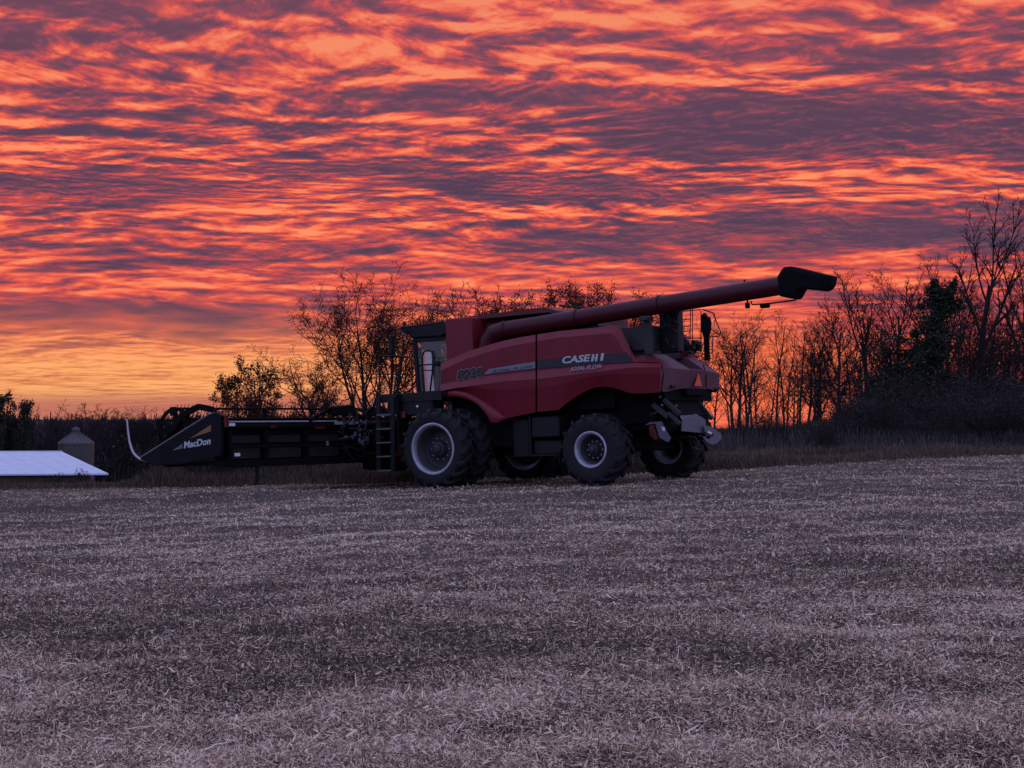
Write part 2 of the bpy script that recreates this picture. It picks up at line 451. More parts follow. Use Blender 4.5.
def ground_mat():
    m = bpy.data.materials.new('stubble_soil'); t = nodes(m); b = t.nodes['Principled BSDF']; L = t.links
    tc = t.nodes.new('ShaderNodeTexCoord')
    def nz(sc, det, ro):
        n = t.nodes.new('ShaderNodeTexNoise'); n.inputs['Scale'].default_value = sc; n.inputs['Detail'].default_value = det
        n.inputs['Roughness'].default_value = ro; L.new(tc.outputs['Object'], n.inputs['Vector']); return n.outputs['Fac']
    def rp(f, st):
        r = t.nodes.new('ShaderNodeValToRGB'); e = r.color_ramp.elements
        while len(e) < len(st): e.new(.5)
        for i, (p, c) in enumerate(st): e[i].position = p; e[i].color = c + (1,)
        L.new(f, r.inputs[0]); return r.outputs[0]
    def mx(f, a, c, mode='MIX'):
        n = t.nodes.new('ShaderNodeMix'); n.data_type = 'RGBA'; n.blend_type = mode
        if isinstance(f, float): n.inputs[0].default_value = f
        else: L.new(f, n.inputs[0])
        L.new(a, n.inputs[6]); L.new(c, n.inputs[7]); return n.outputs[2]
    fine = nz(42, 6, .7)
    c1 = rp(fine, [(.36, (.03, .023, .019)), (.52, (.12, .092, .073)), (.66, (.38, .29, .23))])
    big = nz(.35, 5, .6)
    c2 = rp(big, [(.35, (.72, .72, .72)), (.65, (1.12, 1.08, 1.05))])
    L.new(mx(1.0, c1, c2, 'MULTIPLY'), b.inputs['Base Color'])
    b.inputs['Roughness'].default_value = .95; b.inputs['Specular IOR Level'].default_value = .1
    bp = t.nodes.new('ShaderNodeBump'); bp.inputs['Strength'].default_value = .8; bp.inputs['Distance'].default_value = .05
    L.new(fine, bp.inputs['Height']); L.new(bp.outputs[0], b.inputs['Normal'])
    return m
M['soil'] = ground_mat()
M['meadow'] = mat('rough_grassland', (.07, .058, .04), .95, var=.5, scale=.6, spec=.1)

def build_ground():
    ys = np.concatenate([np.linspace(-40, 4, 12), np.arange(4.5, 48, .2), np.arange(48, 70, .6), np.geomspace(71, 3000, 60)])
    xs0 = np.concatenate([-np.geomspace(2500, 30.5, 30), np.arange(-30, -20, .5), np.arange(-20, 20, .25), np.arange(20, 30.01, .5), np.geomspace(30.5, 2500, 30)])
    gx, gy = np.meshgrid(xs0, ys)
    gz = tz(gx, gy)
    v = np.stack([gx, gy, gz], -1).reshape(-1, 3)
    nx, ny = len(xs0), len(ys)
    i, j = np.meshgrid(np.arange(nx - 1), np.arange(ny - 1))
    a = (j * nx + i).ravel(); f = np.stack([a, a + 1, a + nx + 1, a + nx], 1)
    cx = v[f].mean(1); out = (cx[:, 1] > edge(cx[:, 0]) + .3).astype(int)
    o = np_mesh('ground', v, f, [M['soil'], M['meadow']], smooth=True, mat_idx=out)
    tag(o, kind='structure')
build_ground()

def blades(n, base, length, width, az, tilt, roll, bend, name, mtl, label, tone, single=False):
    """n little two-quad strips: base point, direction from azimuth and tilt above the ground, sideways roll, sag"""
    ca, sa, ct, st = np.cos(az), np.sin(az), np.cos(tilt), np.sin(tilt)
    d = np.stack([ca * ct, sa * ct, st], 1)
    h = np.stack([-sa, ca, np.zeros(n)], 1); up = np.cross(d, h)
    s = h * np.cos(roll)[:, None] + up * np.sin(roll)[:, None]
    nn = np.cross(s, d)
    w = (width / 2)[:, None]; Lh = length[:, None]
    p0 = base; p1 = base + d * Lh * .5 + nn * (bend * length)[:, None]; p2 = base + d * Lh
    v = np.stack([p0 - s * w, p0 + s * w, p1 + s * w, p1 - s * w, p2 + s * w * .6, p2 - s * w * .6], 1).reshape(-1, 3)
    if single:
        v = np.stack([p0 - s * w, p0 + s * w, p2 + s * w * .7, p2 - s * w * .7], 1).reshape(-1, 3)
        return np_mesh(name, v, np.arange(n * 4).reshape(-1, 4), mtl, attr=tone)
    k = np.arange(n) * 6
    f = np.stack([np.stack([k, k + 1, k + 2, k + 3], 1), np.stack([k + 3, k + 2, k + 4, k + 5], 1)], 1).reshape(-1, 4)
    o = np_mesh(name, v, f, mtl, attr=np.repeat(tone, 2))
    return o

M['straw'] = tone_mat('straw_bits', [(0, (.06, .042, .031)), (.25, (.31, .205, .14)), (.5, (.76, .53, .375)), (.8, (.92, .69, .52)), (1, (.93, .76, .60))], .8)
def straw_spots(n, e, y0, y1):
    u = rng.random(n); y = (y0 ** e + u * (y1 ** e - y0 ** e)) ** (1 / e)
    t = rng.uniform(-.45, .45, n); x = t * y + rng.normal(0, .4, n)
    pat = .2 * vnoise(x, y, 1.7, 1) + .5 * vnoise(x * .8 + 40, y + 9, .36, 2) + .3 * vnoise(x * .28 + 9, y + .12 * x, 1.3, 6)
    pat = np.clip((pat - .5) * 1.5 + .5, 0, 1)
    keep = (y < edge(x) + .5) & (rng.random(n) < .42 + .8 * pat)
    x, y, pat = x[keep], y[keep], pat[keep]; n = len(x)
    tone = np.clip(.05 + .82 * rng.beta(1.1, 1.45, n) + .26 * (vnoise(x + 7, y, 2.6, 5) - .5) + .30 * (vnoise(x * .25 + 3, y + .1 * x, 1.5, 8) - .5) + .26 * (pat - .5), 0, 1)
    return n, x, y, pat, tone
def build_straw():
    n, x, y, pat, tone = straw_spots(1450000, -.60, 5.5, 62.0)      # chaff and short chopped bits
    standing = rng.random(n) < .05
    L_ = np.clip(np.exp(rng.normal(math.log(.018), .48, n)), .006, .07); L_ = np.where(standing, rng.uniform(.02, .06, n), L_) * (1 + y / 60)
    w = np.exp(rng.normal(math.log(.0036), .5, n)) * (1 + y / 32)
    tilt = np.where(standing, rng.uniform(.8, 1.5, n), np.abs(rng.normal(0, .38, n)))
    base = np.stack([x, y, tz(x, y) + np.where(standing, -.005, rng.uniform(0, .028, n))], 1)
    o = blades(n, base, L_, w, rng.uniform(0, 2 * math.pi, n), tilt, rng.uniform(-.9, .9, n), L_ * 0, 'stubble', M['straw'], None, tone, single=True)
    tag(o, 'pale cut stubble and chaff littering the harvested field', 'stubble', kind='stuff')
    n, x, y, pat, tone = straw_spots(26000, -.62, 5.5, 60.0)        # longer loose stalks
    L_ = np.clip(np.exp(rng.normal(math.log(.06), .45, n)), .02, .2); L_ = np.where(rng.random(n) < .01, rng.uniform(.12, .3, n), L_)
    w = np.exp(rng.normal(math.log(.0042), .35, n)) * (1 + y / 45)
    base = np.stack([x, y, tz(x, y) + rng.uniform(.01, .04, n)], 1)
    o = blades(n, base, L_, w, rng.uniform(0, 2 * math.pi, n), np.abs(rng.normal(0, .25, n)), rng.uniform(-.9, .9, n), rng.normal(.03, .08, n), 'loose_straw', M['straw'], None, tone)
    tag(o, 'longer loose stalks strewn over the stubble', 'straw', kind='stuff')
build_straw()

M['dry_grass'] = tone_mat('dry_grass', [(0, (.032, .023, .017)), (.5, (.11, .078, .055)), (1, (.26, .185, .13))], .9, trans=.2)
def build_grass():
    n = 130000
    x = np.where(rng.random(n) < .7, rng.uniform(-22, 24, n), rng.uniform(-45, 60, n))
    d = rng.gamma(1.6, 3.2, n)
    y = edge(x) + .2 + d
    tall = np.clip(vnoise(x, y, 2.2, 11) * 1.2 + .1, 0, 1.2)
    right = sstep(x, 2, 7)
    L_ = (.16 + .5 * tall) * rng.uniform(.5, 1.15, n) * np.clip(d / 1.5, .4, 1) * (1 - .5 * right) * (.5 + .9 * vnoise(x + 3, y, 1.1, 14) ** 1.5) * (1 - .5 * sstep(-x, 9.5, 11.5))
    w = rng.uniform(.008, .022, n)
    base = np.stack([x, y, tz(x, y) - .02], 1)
    tone = np.clip(rng.beta(2, 3, n) + .5 * (vnoise(x, y, 3.1, 12) - .5), 0, 1)
    o = blades(n, base, L_, w, rng.uniform(0, 6.283, n), rng.normal(1.25, .25, n), rng.uniform(-.6, .6, n), rng.normal(0, .1, n), 'dry_grass', M['dry_grass'], None, tone)
    tag(o, 'tall dry grass along the edge of the field', 'grass', kind='stuff')
build_grass()
# ------------------------------------------------------------------ the combine harvester
YAW = R(33); PIT = math.asin(.15 / 3.9)
AX = Vector((-math.cos(YAW) * math.cos(PIT), math.sin(YAW) * math.cos(PIT), -math.sin(PIT)))     # machine forward
AY = Vector((-math.sin(YAW), -math.cos(YAW), 0)); AZ = AX.cross(AY)
ORG = Vector((1.70, 37, .80)) - AY * 2.1 - AZ * .80
MM = Matrix(((AX.x, AY.x, AZ.x, ORG.x), (AX.y, AY.y, AZ.y, ORG.y), (AX.z, AY.z, AZ.z, ORG.z), (0, 0, 0, 1)))
MI = MM.inverted()
def _ray(px, row):
    c = MI @ Vector((0, 0, EYE)); d = MI.to_3x3() @ Vector(((px - 512) / FOC, 1, (HOR - row) / FOC)); return c, d
def S(px, row, y=1.6):
    """measurement in the photograph -> point of the machine's own side plane at that half-width"""
    c, d = _ray(px, row); return c + d * ((y - c.y) / d.y)
def B(px, row, x):
    c, d = _ray(px, row); return c + d * ((x - c.x) / d.x)
def S2(px, row, y=1.6):
    p = S(px, row, y); return (p.x, p.z)

combine = empty('combine_harvester', MM)
tag(combine, 'dusty red combine harvester with its long unloading auger folded back over the tail', 'combine harvester')

# ---- wheels
def wheel(name, c, Rt, w, rr, lugs, side, deep, hub_r):
    """c: centre; side: +1 the outer face looks to +y"""
    s = side
    prof_rim = [(rr + .035, w * .47 * s), (rr + .03, w * .5 * s), (rr - .01, w * .5 * s), (rr - .035, w * .44 * s), (rr - .05, w * .30 * s), (rr - .10, w * .24 * s), (rr - .12, (w * .5 - deep) * s),
                (rr - .17, (w * .5 - deep - .03) * s), (hub_r + .1, (w * .5 - deep + .02) * s), (hub_r + .03, (w * .5 - deep + .02) * s), (hub_r, (w * .5 - deep + .05) * s), (hub_r * .92, (w * .5 - deep + .14) * s), (hub_r * .6, (w * .5 - deep + .16) * s), (.001, (w * .5 - deep + .16) * s)]
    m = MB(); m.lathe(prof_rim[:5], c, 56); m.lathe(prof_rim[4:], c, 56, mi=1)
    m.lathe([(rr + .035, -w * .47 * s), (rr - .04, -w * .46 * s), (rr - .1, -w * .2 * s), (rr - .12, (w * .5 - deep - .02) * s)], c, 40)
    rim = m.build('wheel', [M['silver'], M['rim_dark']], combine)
    t = MB(); hw = w / 2
    prof = [(rr + .02, -hw * .93), (rr + .10, -hw * 1.02), (Rt * .80, -hw * 1.08), (Rt * .88, -hw * 1.0), (Rt * .905, -hw * .82), (Rt * .915, -hw * .4), (Rt * .915, hw * .4), (Rt * .905, hw * .82), (Rt * .88, hw * 1.0), (Rt * .80, hw * 1.08), (rr + .10, hw * 1.02), (rr + .02, hw * .93)]
    t.lathe(prof, c, 64)
    lw = .046 / Rt                                        # half angle of a lug
    for k in range(lugs):
        for sg in (-1, 1):
            a0 = 2 * math.pi * (k + (.5 if sg > 0 else 0)) / lugs
            ring = []
            for fy, da, ro, ri in ((-.06, .0, 1.0, .88), (.55, .17, 1.0, .88), (.95, .26, .975, .87), (1.11, .29, .91, .82)):
                for side_ in (-1, 1):
                    an = a0 + da * (.93 / Rt) + side_ * lw * (1.0 if fy < 1 else .8)
                    for rad in (ro, ri):
                        rr_ = rad * Rt
                        ring.append(Vector((c[0] + rr_ * math.cos(an), c[1] + sg * hw * fy, c[2] + rr_ * math.sin(an))))
            fs = []
            for q in range(3):
                b_ = q * 4; d_ = b_ + 4                    # order: (-,o) (-,i) (+,o) (+,i)
                fs += [(b_, b_ + 2, d_ + 2, d_), (b_, d_, d_ + 1, b_ + 1), (b_ + 2, b_ + 3, d_ + 3, d_ + 2)]
            fs += [(0, 1, 3, 2), (12, 14, 15, 13)]
            t.add(ring, fs)
    t.build('tyre', M['rubber'], rim)
    hb = MB()
    bt = MB()
    for k in range(10):
        an = 2 * math.pi * k / 10
        bt.lathe([(.017, 0), (.017, .03 * s), (.001, .03 * s)], (c[0] + (hub_r + .06) * math.cos(an), c[1] + (w * .5 - deep + .02) * s, c[2] + (hub_r + .06) * math.sin(an)), 6, smooth=False)
    hb.lathe([(hub_r * .55, (w * .5 - deep + .155) * s), (hub_r * .55, (w * .5 - deep + .2) * s), (hub_r * .4, (w * .5 - deep + .22) * s), (.001, (w * .5 - deep + .22) * s)], c, 20)
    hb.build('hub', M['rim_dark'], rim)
    if abs(c[1]) > 1.7: bt.build_split('bolt', M['silver'], rim)
for sg in (1, -1):
    wheel('wheel', (3.9, 2.30 * sg, .93), .93, .50, .565, 18, sg, .36, .19)
    wheel('wheel', (3.9, 1.55 * sg, .93), .93, .50, .565, 18, sg, .2, .19)
    wheel('wheel', (0, 1.79 * sg, .80), .80, .62, .375, 15, sg, .26, .13)
m = MB()
m.tube([(3.9, -2.3, .93), (3.9, 2.3, .93)], .14, 12); m.box((3.9, 0, .98), (.42, 2.3, .40), ch=.04)
m.build('front_axle', M['matte_black'], combine)
m = MB()
m.box((0, 0, .86), (.24, 2.9, .26), ch=.03); m.bar((.0, -1.4, 1.0), (.0, 1.4, 1.0), .1); m.bar((-.3, 1.2, .8), (-.3, -1.2, .8), .06)
m.build('rear_axle', M['matte_black'], combine)

# ---- dark inner body
m = MB()
m.prism([(4.15, .72), (4.15, 2.3), (-1.25, 2.3), (-1.25, 1.65), (-.9, 1.25), (1.0, .95), (2.2, .78)], -.95, .95)
m.box((1.9, 1.15, 1.95), (4.2, .3, .5)); m.box((1.9, -1.15, 1.95), (4.2, .3, .5))
m.box((2.8, 1.2, 1.35), (1.3, .35, .9), ch=.03)
m.box((4.25, 0, 1.9), (.25, 1.5, .8))
m.build('chassis', M['matte_black'], combine, bevel=.0)
m = MB()
m.prism([(4.2, 1.0), (4.2, 1.75), (6.6, 1.35), (6.6, .58)], -.62, .62)
m.bar((4.3, .7, 1.2), (6.5, .7, .8), .1, .16); m.bar((4.3, -.7, 1.2), (6.5, -.7, .8), .1, .16)
m.tube([(4.2, .78, .85), (5.6, .78, .72)], .07, 10); m.tube([(4.2, -.78, .85), (5.6, -.78, .72)], .07, 10)
m.build('feeder_house', M['red_dark'], combine, bevel=.02)
# side boxes between the wheels
m = MB()
a = S(531, 416, 1.5); b = S(560, 456, 1.5)
m.box(((a.x + b.x) / 2, 1.3, a.z - .26), (abs(a.x - b.x), .42, .48), ch=.03)
m.box(((a.x + b.x) / 2, 1.25, b.z + .2), (abs(a.x - b.x), .36, .32), ch=.03)
m.bar((a.x + .02, 1.52, a.z), (a.x + .02, 1.52, b.z + .02), .035); m.bar((a.x, 1.53, b.z + .03), (b.x, 1.53, b.z + .03), .04)
o = m.build('fuel_tank', M['black'], combine)
m = MB(); a2 = S(512, 420, 1.45); b2 = S(529, 457, 1.45)
m.box(((a2.x + b2.x) / 2, 1.28, (a2.z + b2.z) / 2), (abs(a2.x - b2.x), .3, abs(a2.z - b2.z)), ch=.02)
m.build('battery_box', M['black'], combine)

# ---- side panels: rows of the photograph give each edge line its height
def line(pts): 
    xs = [p[0] for p in pts]; ys = [p[1] for p in pts]
    return lambda q: float(np.interp(q, xs, ys))
TOP1 = line([(440.6, 363.7), (455, 357), (468, 351.4), (485, 346), (503, 340.9), (520, 337.3), (536, 334.7)])
TOP2 = line([(537, 334.5), (560, 331), (590, 328.3), (612, 325.8), (618, 325.6), (621, 329.3), (626, 340), (632, 352), (636, 358.4), (661, 359.2)])
RIM = line([(440, 371), (468, 358), (503, 347.6), (536, 341.3), (560, 337.6), (590, 335), (611, 333), (616, 337), (622, 349), (628, 360), (634, 361.6), (661, 362.0)])
MID = line([(440, 384.5), (481, 376), (535, 370.5), (563, 368), (600, 364.8), (630, 362.2), (661, 363.2)])
CRE = line([(440, 391), (455, 388), (507, 381), (537, 379), (600, 371.4), (630, 367.5), (661, 367)])
BOT1 = line([(440.6, 394.8), (447, 391.8), (455.6, 390.2), (463, 391.3), (471.4, 394.6), (480, 399), (489, 405), (497, 411), (506.5, 418.3), (520, 415.3), (536, 412.3)])
BOT2 = line([(537, 412), (553, 410.4), (558.6, 410), (568, 402), (579, 394.8), (588, 390), (596.6, 387), (605, 386.7), (614, 388), (621, 390), (628, 392.8), (638, 393.8), (661, 392.3)])
YT, YR, YM, YC, YB = 1.52, 1.615, 1.60, 1.72, 1.60
def panel(cols, top, bot, mirror):
    m = MB(); rows = []
    for q in cols:
        t, r_, mi_, c_, b_ = top(q), RIM(q), MID(q), CRE(q), bot(q)
        r_ = max(r_, t + .8); mi_ = max(mi_, r_ + .6); c_ = max(c_, mi_ + .6)
        pts = []
        if b_ < c_ + 1.5: c_ = b_ - 1.5; mi_ = min(mi_, c_ - .8)
        for row, y in ((t - .1, YT - .18), (t, YT), (r_, YR), (mi_, YM), (c_, YC), (c_ + .25 * (b_ - c_), YC - .015), (b_, YB), (b_ - .2, YB - .12)):
            p = S(q, row, y); pts.append(p)
        rows.append(pts)
    n = len(rows[0]); vs = [p for r_ in rows for p in r_]; fs = []
    for i in range(len(rows) - 1):
        for j in range(n - 1):
            fs.append((i * n + j, (i + 1) * n + j, (i + 1) * n + j + 1, i * n + j + 1))
    if mirror: vs = [Vector((p.x, -p.y, p.z)) for p in vs]
    m.add(vs, fs)
    o = m.build('side_panel', M['red'], combine)
    md = o.modifiers.new('thick', 'SOLIDIFY'); md.thickness = .035; md.offset = -1 if not mirror else -1
    md.use_even_offset = False
    return o
c1 = list(np.linspace(440.8, 535.4, 40)); c2 = list(np.linspace(537.2, 610, 32)) + [612, 615, 618, 619.5, 621, 623.5, 626, 629, 632, 634, 636, 640, 645, 650, 656, 660]
pan1 = panel(c1, TOP1, BOT1, False); pan2 = panel(c2, TOP2, BOT2, False)
panel(c1, TOP1, BOT1, True); panel([q for q in c2 if q < 637], TOP2, BOT2, True)
# dark gap strip behind the seam and inside of the wheel arch
m = MB()
for sg in (1, -1):
    s0, s1 = S(536.3, 337, 1.5), S(537, 410, 1.5)
    m.box(((s0.x + s1.x) / 2, 1.42 * sg, (s0.z + s1.z) / 2), (.25, .1, s0.z - s1.z))
    m.box((.1, 1.05 * sg, 1.9), (2.4, .08, 1.1)); m.box((3.2, 1.1 * sg, 2.3), (2.2, .1, 1.2))
m.build('inner_wall', M['matte_black'], combine)
# front wheel fender lip
m = MB(); out = []; inn = []
for q in np.linspace(440.5, 507, 26):
    p = S(q, BOT1(q) - .3, 1.66); out.append(p)
for i, p in enumerate(out): inn.append(Vector((p.x, 1.25, p.z)))
F1 = line([(440, 397.2), (455, 396.2), (468, 399), (478, 405), (486, 414), (491, 422.5), (497, 422.8), (506.5, 418.8), (508, 418.5)])
lo = []; mid = []
for i, q in enumerate(np.linspace(440.5, 507, 26)):
    e_ = S(q, max(F1(q), BOT1(q) + .8), 1.70); lo.append(e_); mid.append((out[i] + e_) / 2 + Vector((0, .06, .02)))
n = len(out); m.add(inn + out + mid + lo, [(k * n + i, k * n + i + 1, (k + 1) * n + i + 1, (k + 1) * n + i) for k in range(3) for i in range(n - 1)], smooth=True)
m.build('fender', M['red'], combine)

# ---- decals
def text_mesh(txt, shear=0.0, bold=0.0, space=1.0):
    cu = bpy.data.curves.new('t', 'FONT'); cu.body = txt; cu.shear = shear; cu.offset = bold; cu.space_character = space
    cu.resolution_u = 3
    o = bpy.data.objects.new('t', cu); COL.objects.link(o)
    dg = bpy.context.evaluated_depsgraph_get(); me = bpy.data.meshes.new_from_object(o.evaluated_get(dg))
    v = np.array([p.co[:] for p in me.vertices]); f = [tuple(p.vertices) for p in me.polygons]
    bpy.data.objects.remove(o); bpy.data.curves.remove(cu); bpy.data.meshes.remove(me)
    mn, mx = v[:, :2].min(0), v[:, :2].max(0)
    return (v[:, :2] - mn) / (mx - mn), f
def quad_map(uv, P00, P10, P11, P01):
    return [P00 * ((1 - a) * (1 - b)) + P10 * (a * (1 - b)) + P11 * (a * b) + P01 * ((1 - a) * b) for a, b in uv]
def lettering(name, txt, quad, mtl, parent, th, **kw):
    uv, f = text_mesh(txt, **kw); P = quad_map(uv, *quad)
    n = (quad[1] - quad[0]).cross(quad[3] - quad[0]).normalized() * th
    m = MB(); k = len(P)
    fs = [tuple(q) for q in f] + [tuple(i + k for i in reversed(q)) for q in f]
    from collections import Counter
    ed = Counter(); dr = {}
    for q in f:
        for i in range(len(q)):
            e = (q[i], q[(i + 1) % len(q)]); ed[tuple(sorted(e))] += 1; dr[tuple(sorted(e))] = e
    for e, c in ed.items():
        if c == 1: a_, b_ = dr[e]; fs.append((a_, a_ + k, b_ + k, b_))
    m.add(P + [p + n for p in P], fs)
    return m.build(name, mtl, parent)
def sq(l, t, r, b, y0=1.6, y1=None, dl=0.0, dr=0.0):
    """quad from photo columns l..r and rows; (l,b) (r,b) (r,t) (l,t); second pair of rows shifts on the right"""
    y1 = y0 if y1 is None else y1
    return (S(l, b, y0), S(r, b + dr, y0), S(r, t + dr, y1), S(l, t, y1))
def decal(name, pts, y, mtl, parent, off=.008):
    m = MB(); m.plate([S(q, r_, y) for q, r_ in pts], (0, off, 0)); return m.build(name, mtl, parent)
decal('stripe', [(484, 374.4), (535.2, 368.2), (535.2, 361.6), (489, 369)], 1.617, M['stripe_silver'], pan1)
decal('stripe', [(537.5, 368.3), (634, 361.8), (626, 352.3), (537.5, 360.2)], 1.611, M['stripe_dark'], pan2)
lettering('lettering', '8230', sq(457, 370.2, 482.5, 380.2, 1.622, dr=-3.6), M['letter_dark'], pan1, .006, shear=.2, bold=.03)
lettering('lettering_outline', '8230', sq(456.6, 369.7, 483, 380.8, 1.612, dr=-3.6), M['letter_dim'], pan1, .006, shear=.2, bold=.055)
lettering('lettering', 'AXIAL-FLOW', sq(492, 370.2, 533, 373.0, 1.628, dr=-5.2), M['letter_dark'], pan1, .004, shear=.25, bold=.0)
lettering('lettering', 'CASE', sq(562.3, 356.6, 590.5, 363.8, 1.626, dr=-2.4), M['letter'], pan2, .006, shear=.18, bold=.035)
m = MB()                                                    # the two halves of the emblem after the word
def dpoly(pts): m.plate([S(q, r_, 1.626) for q, r_ in pts], (0, .006, 0))
dpoly([(591.0, 361.6), (593.4, 361.4), (594.6, 354.2), (592.2, 354.4)]); dpoly([(592.2, 358.9), (596.2, 358.5), (596.6, 356.9), (592.5, 357.3)])
dpoly([(595.0, 361.3), (597.2, 361.0), (598.4, 353.9), (596.2, 354.1)]); dpoly([(600.2, 360.9), (603.0, 360.6), (604.2, 353.0), (601.4, 353.3)])
m.build('emblem', M['letter'], pan2)
lettering('lettering', 'AXIAL-FLOW', sq(570.5, 367.0, 602.5, 371.2, 1.705, 1.640, dr=-3.0), M['letter_dim'], pan2, .006, shear=.25, bold=.0)

# ---- grain tank
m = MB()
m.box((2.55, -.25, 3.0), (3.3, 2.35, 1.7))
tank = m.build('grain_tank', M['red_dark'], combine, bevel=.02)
a, b = S(445, 319, 1.5), S(471.4, 316.3, 1.5)
m = MB(); m.box(((a.x + b.x) / 2, 0, 3.2), (a.x - b.x, 3.0, (a.z - 3.2) * 2), ch=.02)
m.build('front_wall', M['red'], tank)
m = MB()                                                     # folded covers
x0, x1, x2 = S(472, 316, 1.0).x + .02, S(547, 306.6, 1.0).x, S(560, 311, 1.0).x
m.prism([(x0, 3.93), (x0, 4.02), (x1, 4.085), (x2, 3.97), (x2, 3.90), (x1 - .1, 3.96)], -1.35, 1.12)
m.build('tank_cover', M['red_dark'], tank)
m = MB(); m.tube([(3.5, -1.2, 4.0), (1.4, -1.2, 4.12), (1.4, .9, 4.12)], .02, 6); m.build('cover_rail', M['black'], tank)

# ---- unloading auger
ya = 1.22; a0 = S(540, 324.4, ya); a1 = S(772, 287.2, ya)
dirx = (a1 - a0).normalized()
st = a0 - dirx * 1.04
pts = [Vector((st.x + .42, ya, 2.75)), Vector((st.x + .42, ya, st.z - .42)), Vector((st.x + .36, ya, st.z - .2)), Vector((st.x + .20, ya, st.z - .05)), st + dirx * .05]
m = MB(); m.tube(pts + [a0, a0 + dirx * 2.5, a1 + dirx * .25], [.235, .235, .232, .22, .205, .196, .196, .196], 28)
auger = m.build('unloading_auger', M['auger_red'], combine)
m = MB()
for p in (st + dirx * .12, a0 + dirx * 1.0, a0 + dirx * 3.1): m.tube([p - dirx * .025, p + dirx * .025], .222, 28)
m.tube([Vector((st.x + .42, ya, 3.05)), Vector((st.x + .42, ya, 3.1))], .3, 24)
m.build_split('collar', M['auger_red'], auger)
sp = [S2(780, 268.5 + 8, ya), S2(786, 267.4, ya), S2(793, 266.6, ya), S2(800, 267.8, ya), S2(835.4, 276.4, ya), S2(833.6, 285.5, ya), S2(830, 289.8, ya), S2(826, 291.4, ya), S2(803, 289, ya), S2(801, 292, ya), S2(797, 299.6, ya), S2(790, 298.3, ya), S2(782, 296.5, ya)]
m = MB(); n = len(sp); cx = sum(p[0] for p in sp) / n; cz = sum(p[1] for p in sp) / n
rings = []
for yy, k in ((-.25, .72), (-.22, .93), (-.12, 1.0), (.12, 1.0), (.22, .93), (.25, .72)):
    rings.append([Vector((cx + (x - cx) * k, ya + yy, cz + (z - cz) * k)) for x, z in sp])
vs_ = [p for r_ in rings for p in r_]
fs = [(i * n + j, i * n + (j + 1) % n, (i + 1) * n + (j + 1) % n, (i + 1) * n + j) for i in range(5) for j in range(n)] + [tuple(range(n)), tuple(range(5 * n, 6 * n))]
m.add(vs_, fs); m.build('spout', M['matte_black'], auger, bevel=.015)
m = MB()
m.tube([S(751, 301, ya), S(752, 304.5, ya), S(770, 303.5, ya), S(796, 300, ya)], .018, 6)
m.box(S(765, 306, ya), (.2, .12, .09), ch=.02); m.box(S(747.5, 305.5, ya), (.08, .1, .12), ch=.01)
m.tube([S(747.5, 300, ya), S(747.5, 305, ya)], .02, 6); m.tube([S(744.5, 281.5, ya), S(744.5, 279.5, ya)], .02, 6)
m.build('lamp_bracket', M['matte_black'], auger)
m = MB(); q = S(648, 318, 1.55)
m.bar((q.x, 1.55, 2.85), (q.x, 1.58, q.z + .02), .1, .16); m.box((q.x, 1.6, q.z - .02), (.16, .36, .1), ch=.02)
m.build('auger_cradle', M['grey'], auger)

# ---- cab
m = MB(); zf = 2.22
cabx0, cabx1 = 4.42, 5.42; hy = .98
pf = [(5.36, 2.24), (5.44, 3.60)]                            # front pillar, bottom and top
for sg in (1, -1):
    m.bar((pf[0][0], hy * sg, pf[0][1]), (pf[1][0], hy * sg, pf[1][1]), .11, .09)
    m.bar((4.45, hy * sg, 2.24), (4.42, hy * sg, 3.6), .12, .1)
    m.bar((pf[0][0], hy * sg, 2.26), (4.45, hy * sg, 2.26), .1, .12); m.bar((pf[1][0], hy * sg, 3.56), (4.42, hy * sg, 3.56), .08, .1)
m.bar((5.6, -.9, 2.24), (5.6, .9, 2.24), .08, .1); m.box((4.9, 0, 2.16), (1.5, 2.05, .14))
m.box((4.36, 0, 2.75), (.1, 1.9, 1.1))
cab = m.build('cab', M['black'], combine, bevel=.012)
m = MB()
rt = [S2(400.7, 328.6, 1.02), S2(404, 327.3, 1.02), S2(444.5, 321.2, 1.02), (4.25, 3.72), (4.62, 3.60), (5.42, 3.62), S2(402, 331, 1.02)]
m.prism(rt, -1.08, 1.08)
rf_ = m.build('cab_roof', M['black'], cab, bevel=.03)
m = MB(); cp = [S2(401.5, 328.4, 1.02), S2(404, 327.0, 1.02), S2(444.5, 320.8, 1.02), S2(444.5, 322.6, 1.02)]; m.prism(cp, -1.10, 1.10); m.build('roof_cap', M['red_dark'], rf_, bevel=.01)
m = MB(); m.prism([(5.44, 3.625), (4.5, 3.605), (4.5, 3.5), (5.42, 3.52)], -.95, .95); m.build('roof_lining', M['black'], cab)
m = MB()
for k in (-.8, -.45, .45, .8): m.box((5.72, k, 3.78), (.06, .2, .1), ch=.015)
m.build_split('work_lamp', M['silver'], cab)
g = MB()
for sg in (1, -1): g.plate([(5.32, hy * sg, 2.3), (5.39, hy * sg, 3.52), (4.48, hy * sg, 3.52), (4.5, hy * sg, 2.3)], (0, -.008 * sg, 0))
g.build_split('window', M['glass'], cab)
g = MB(); vs_ = []
for i in range(13):
    f_ = -1 + i / 6; bulge = .26 * (1 - f_ * f_)
    vs_ += [Vector((5.42 + bulge, .95 * f_, 2.28)), Vector((5.49 + bulge, .95 * f_, 3.55))]
g.add(vs_, [(2 * i, 2 * i + 2, 2 * i + 3, 2 * i + 1) for i in range(12)], smooth=True)
g.build('windscreen', M['glass'], cab)
m = MB()
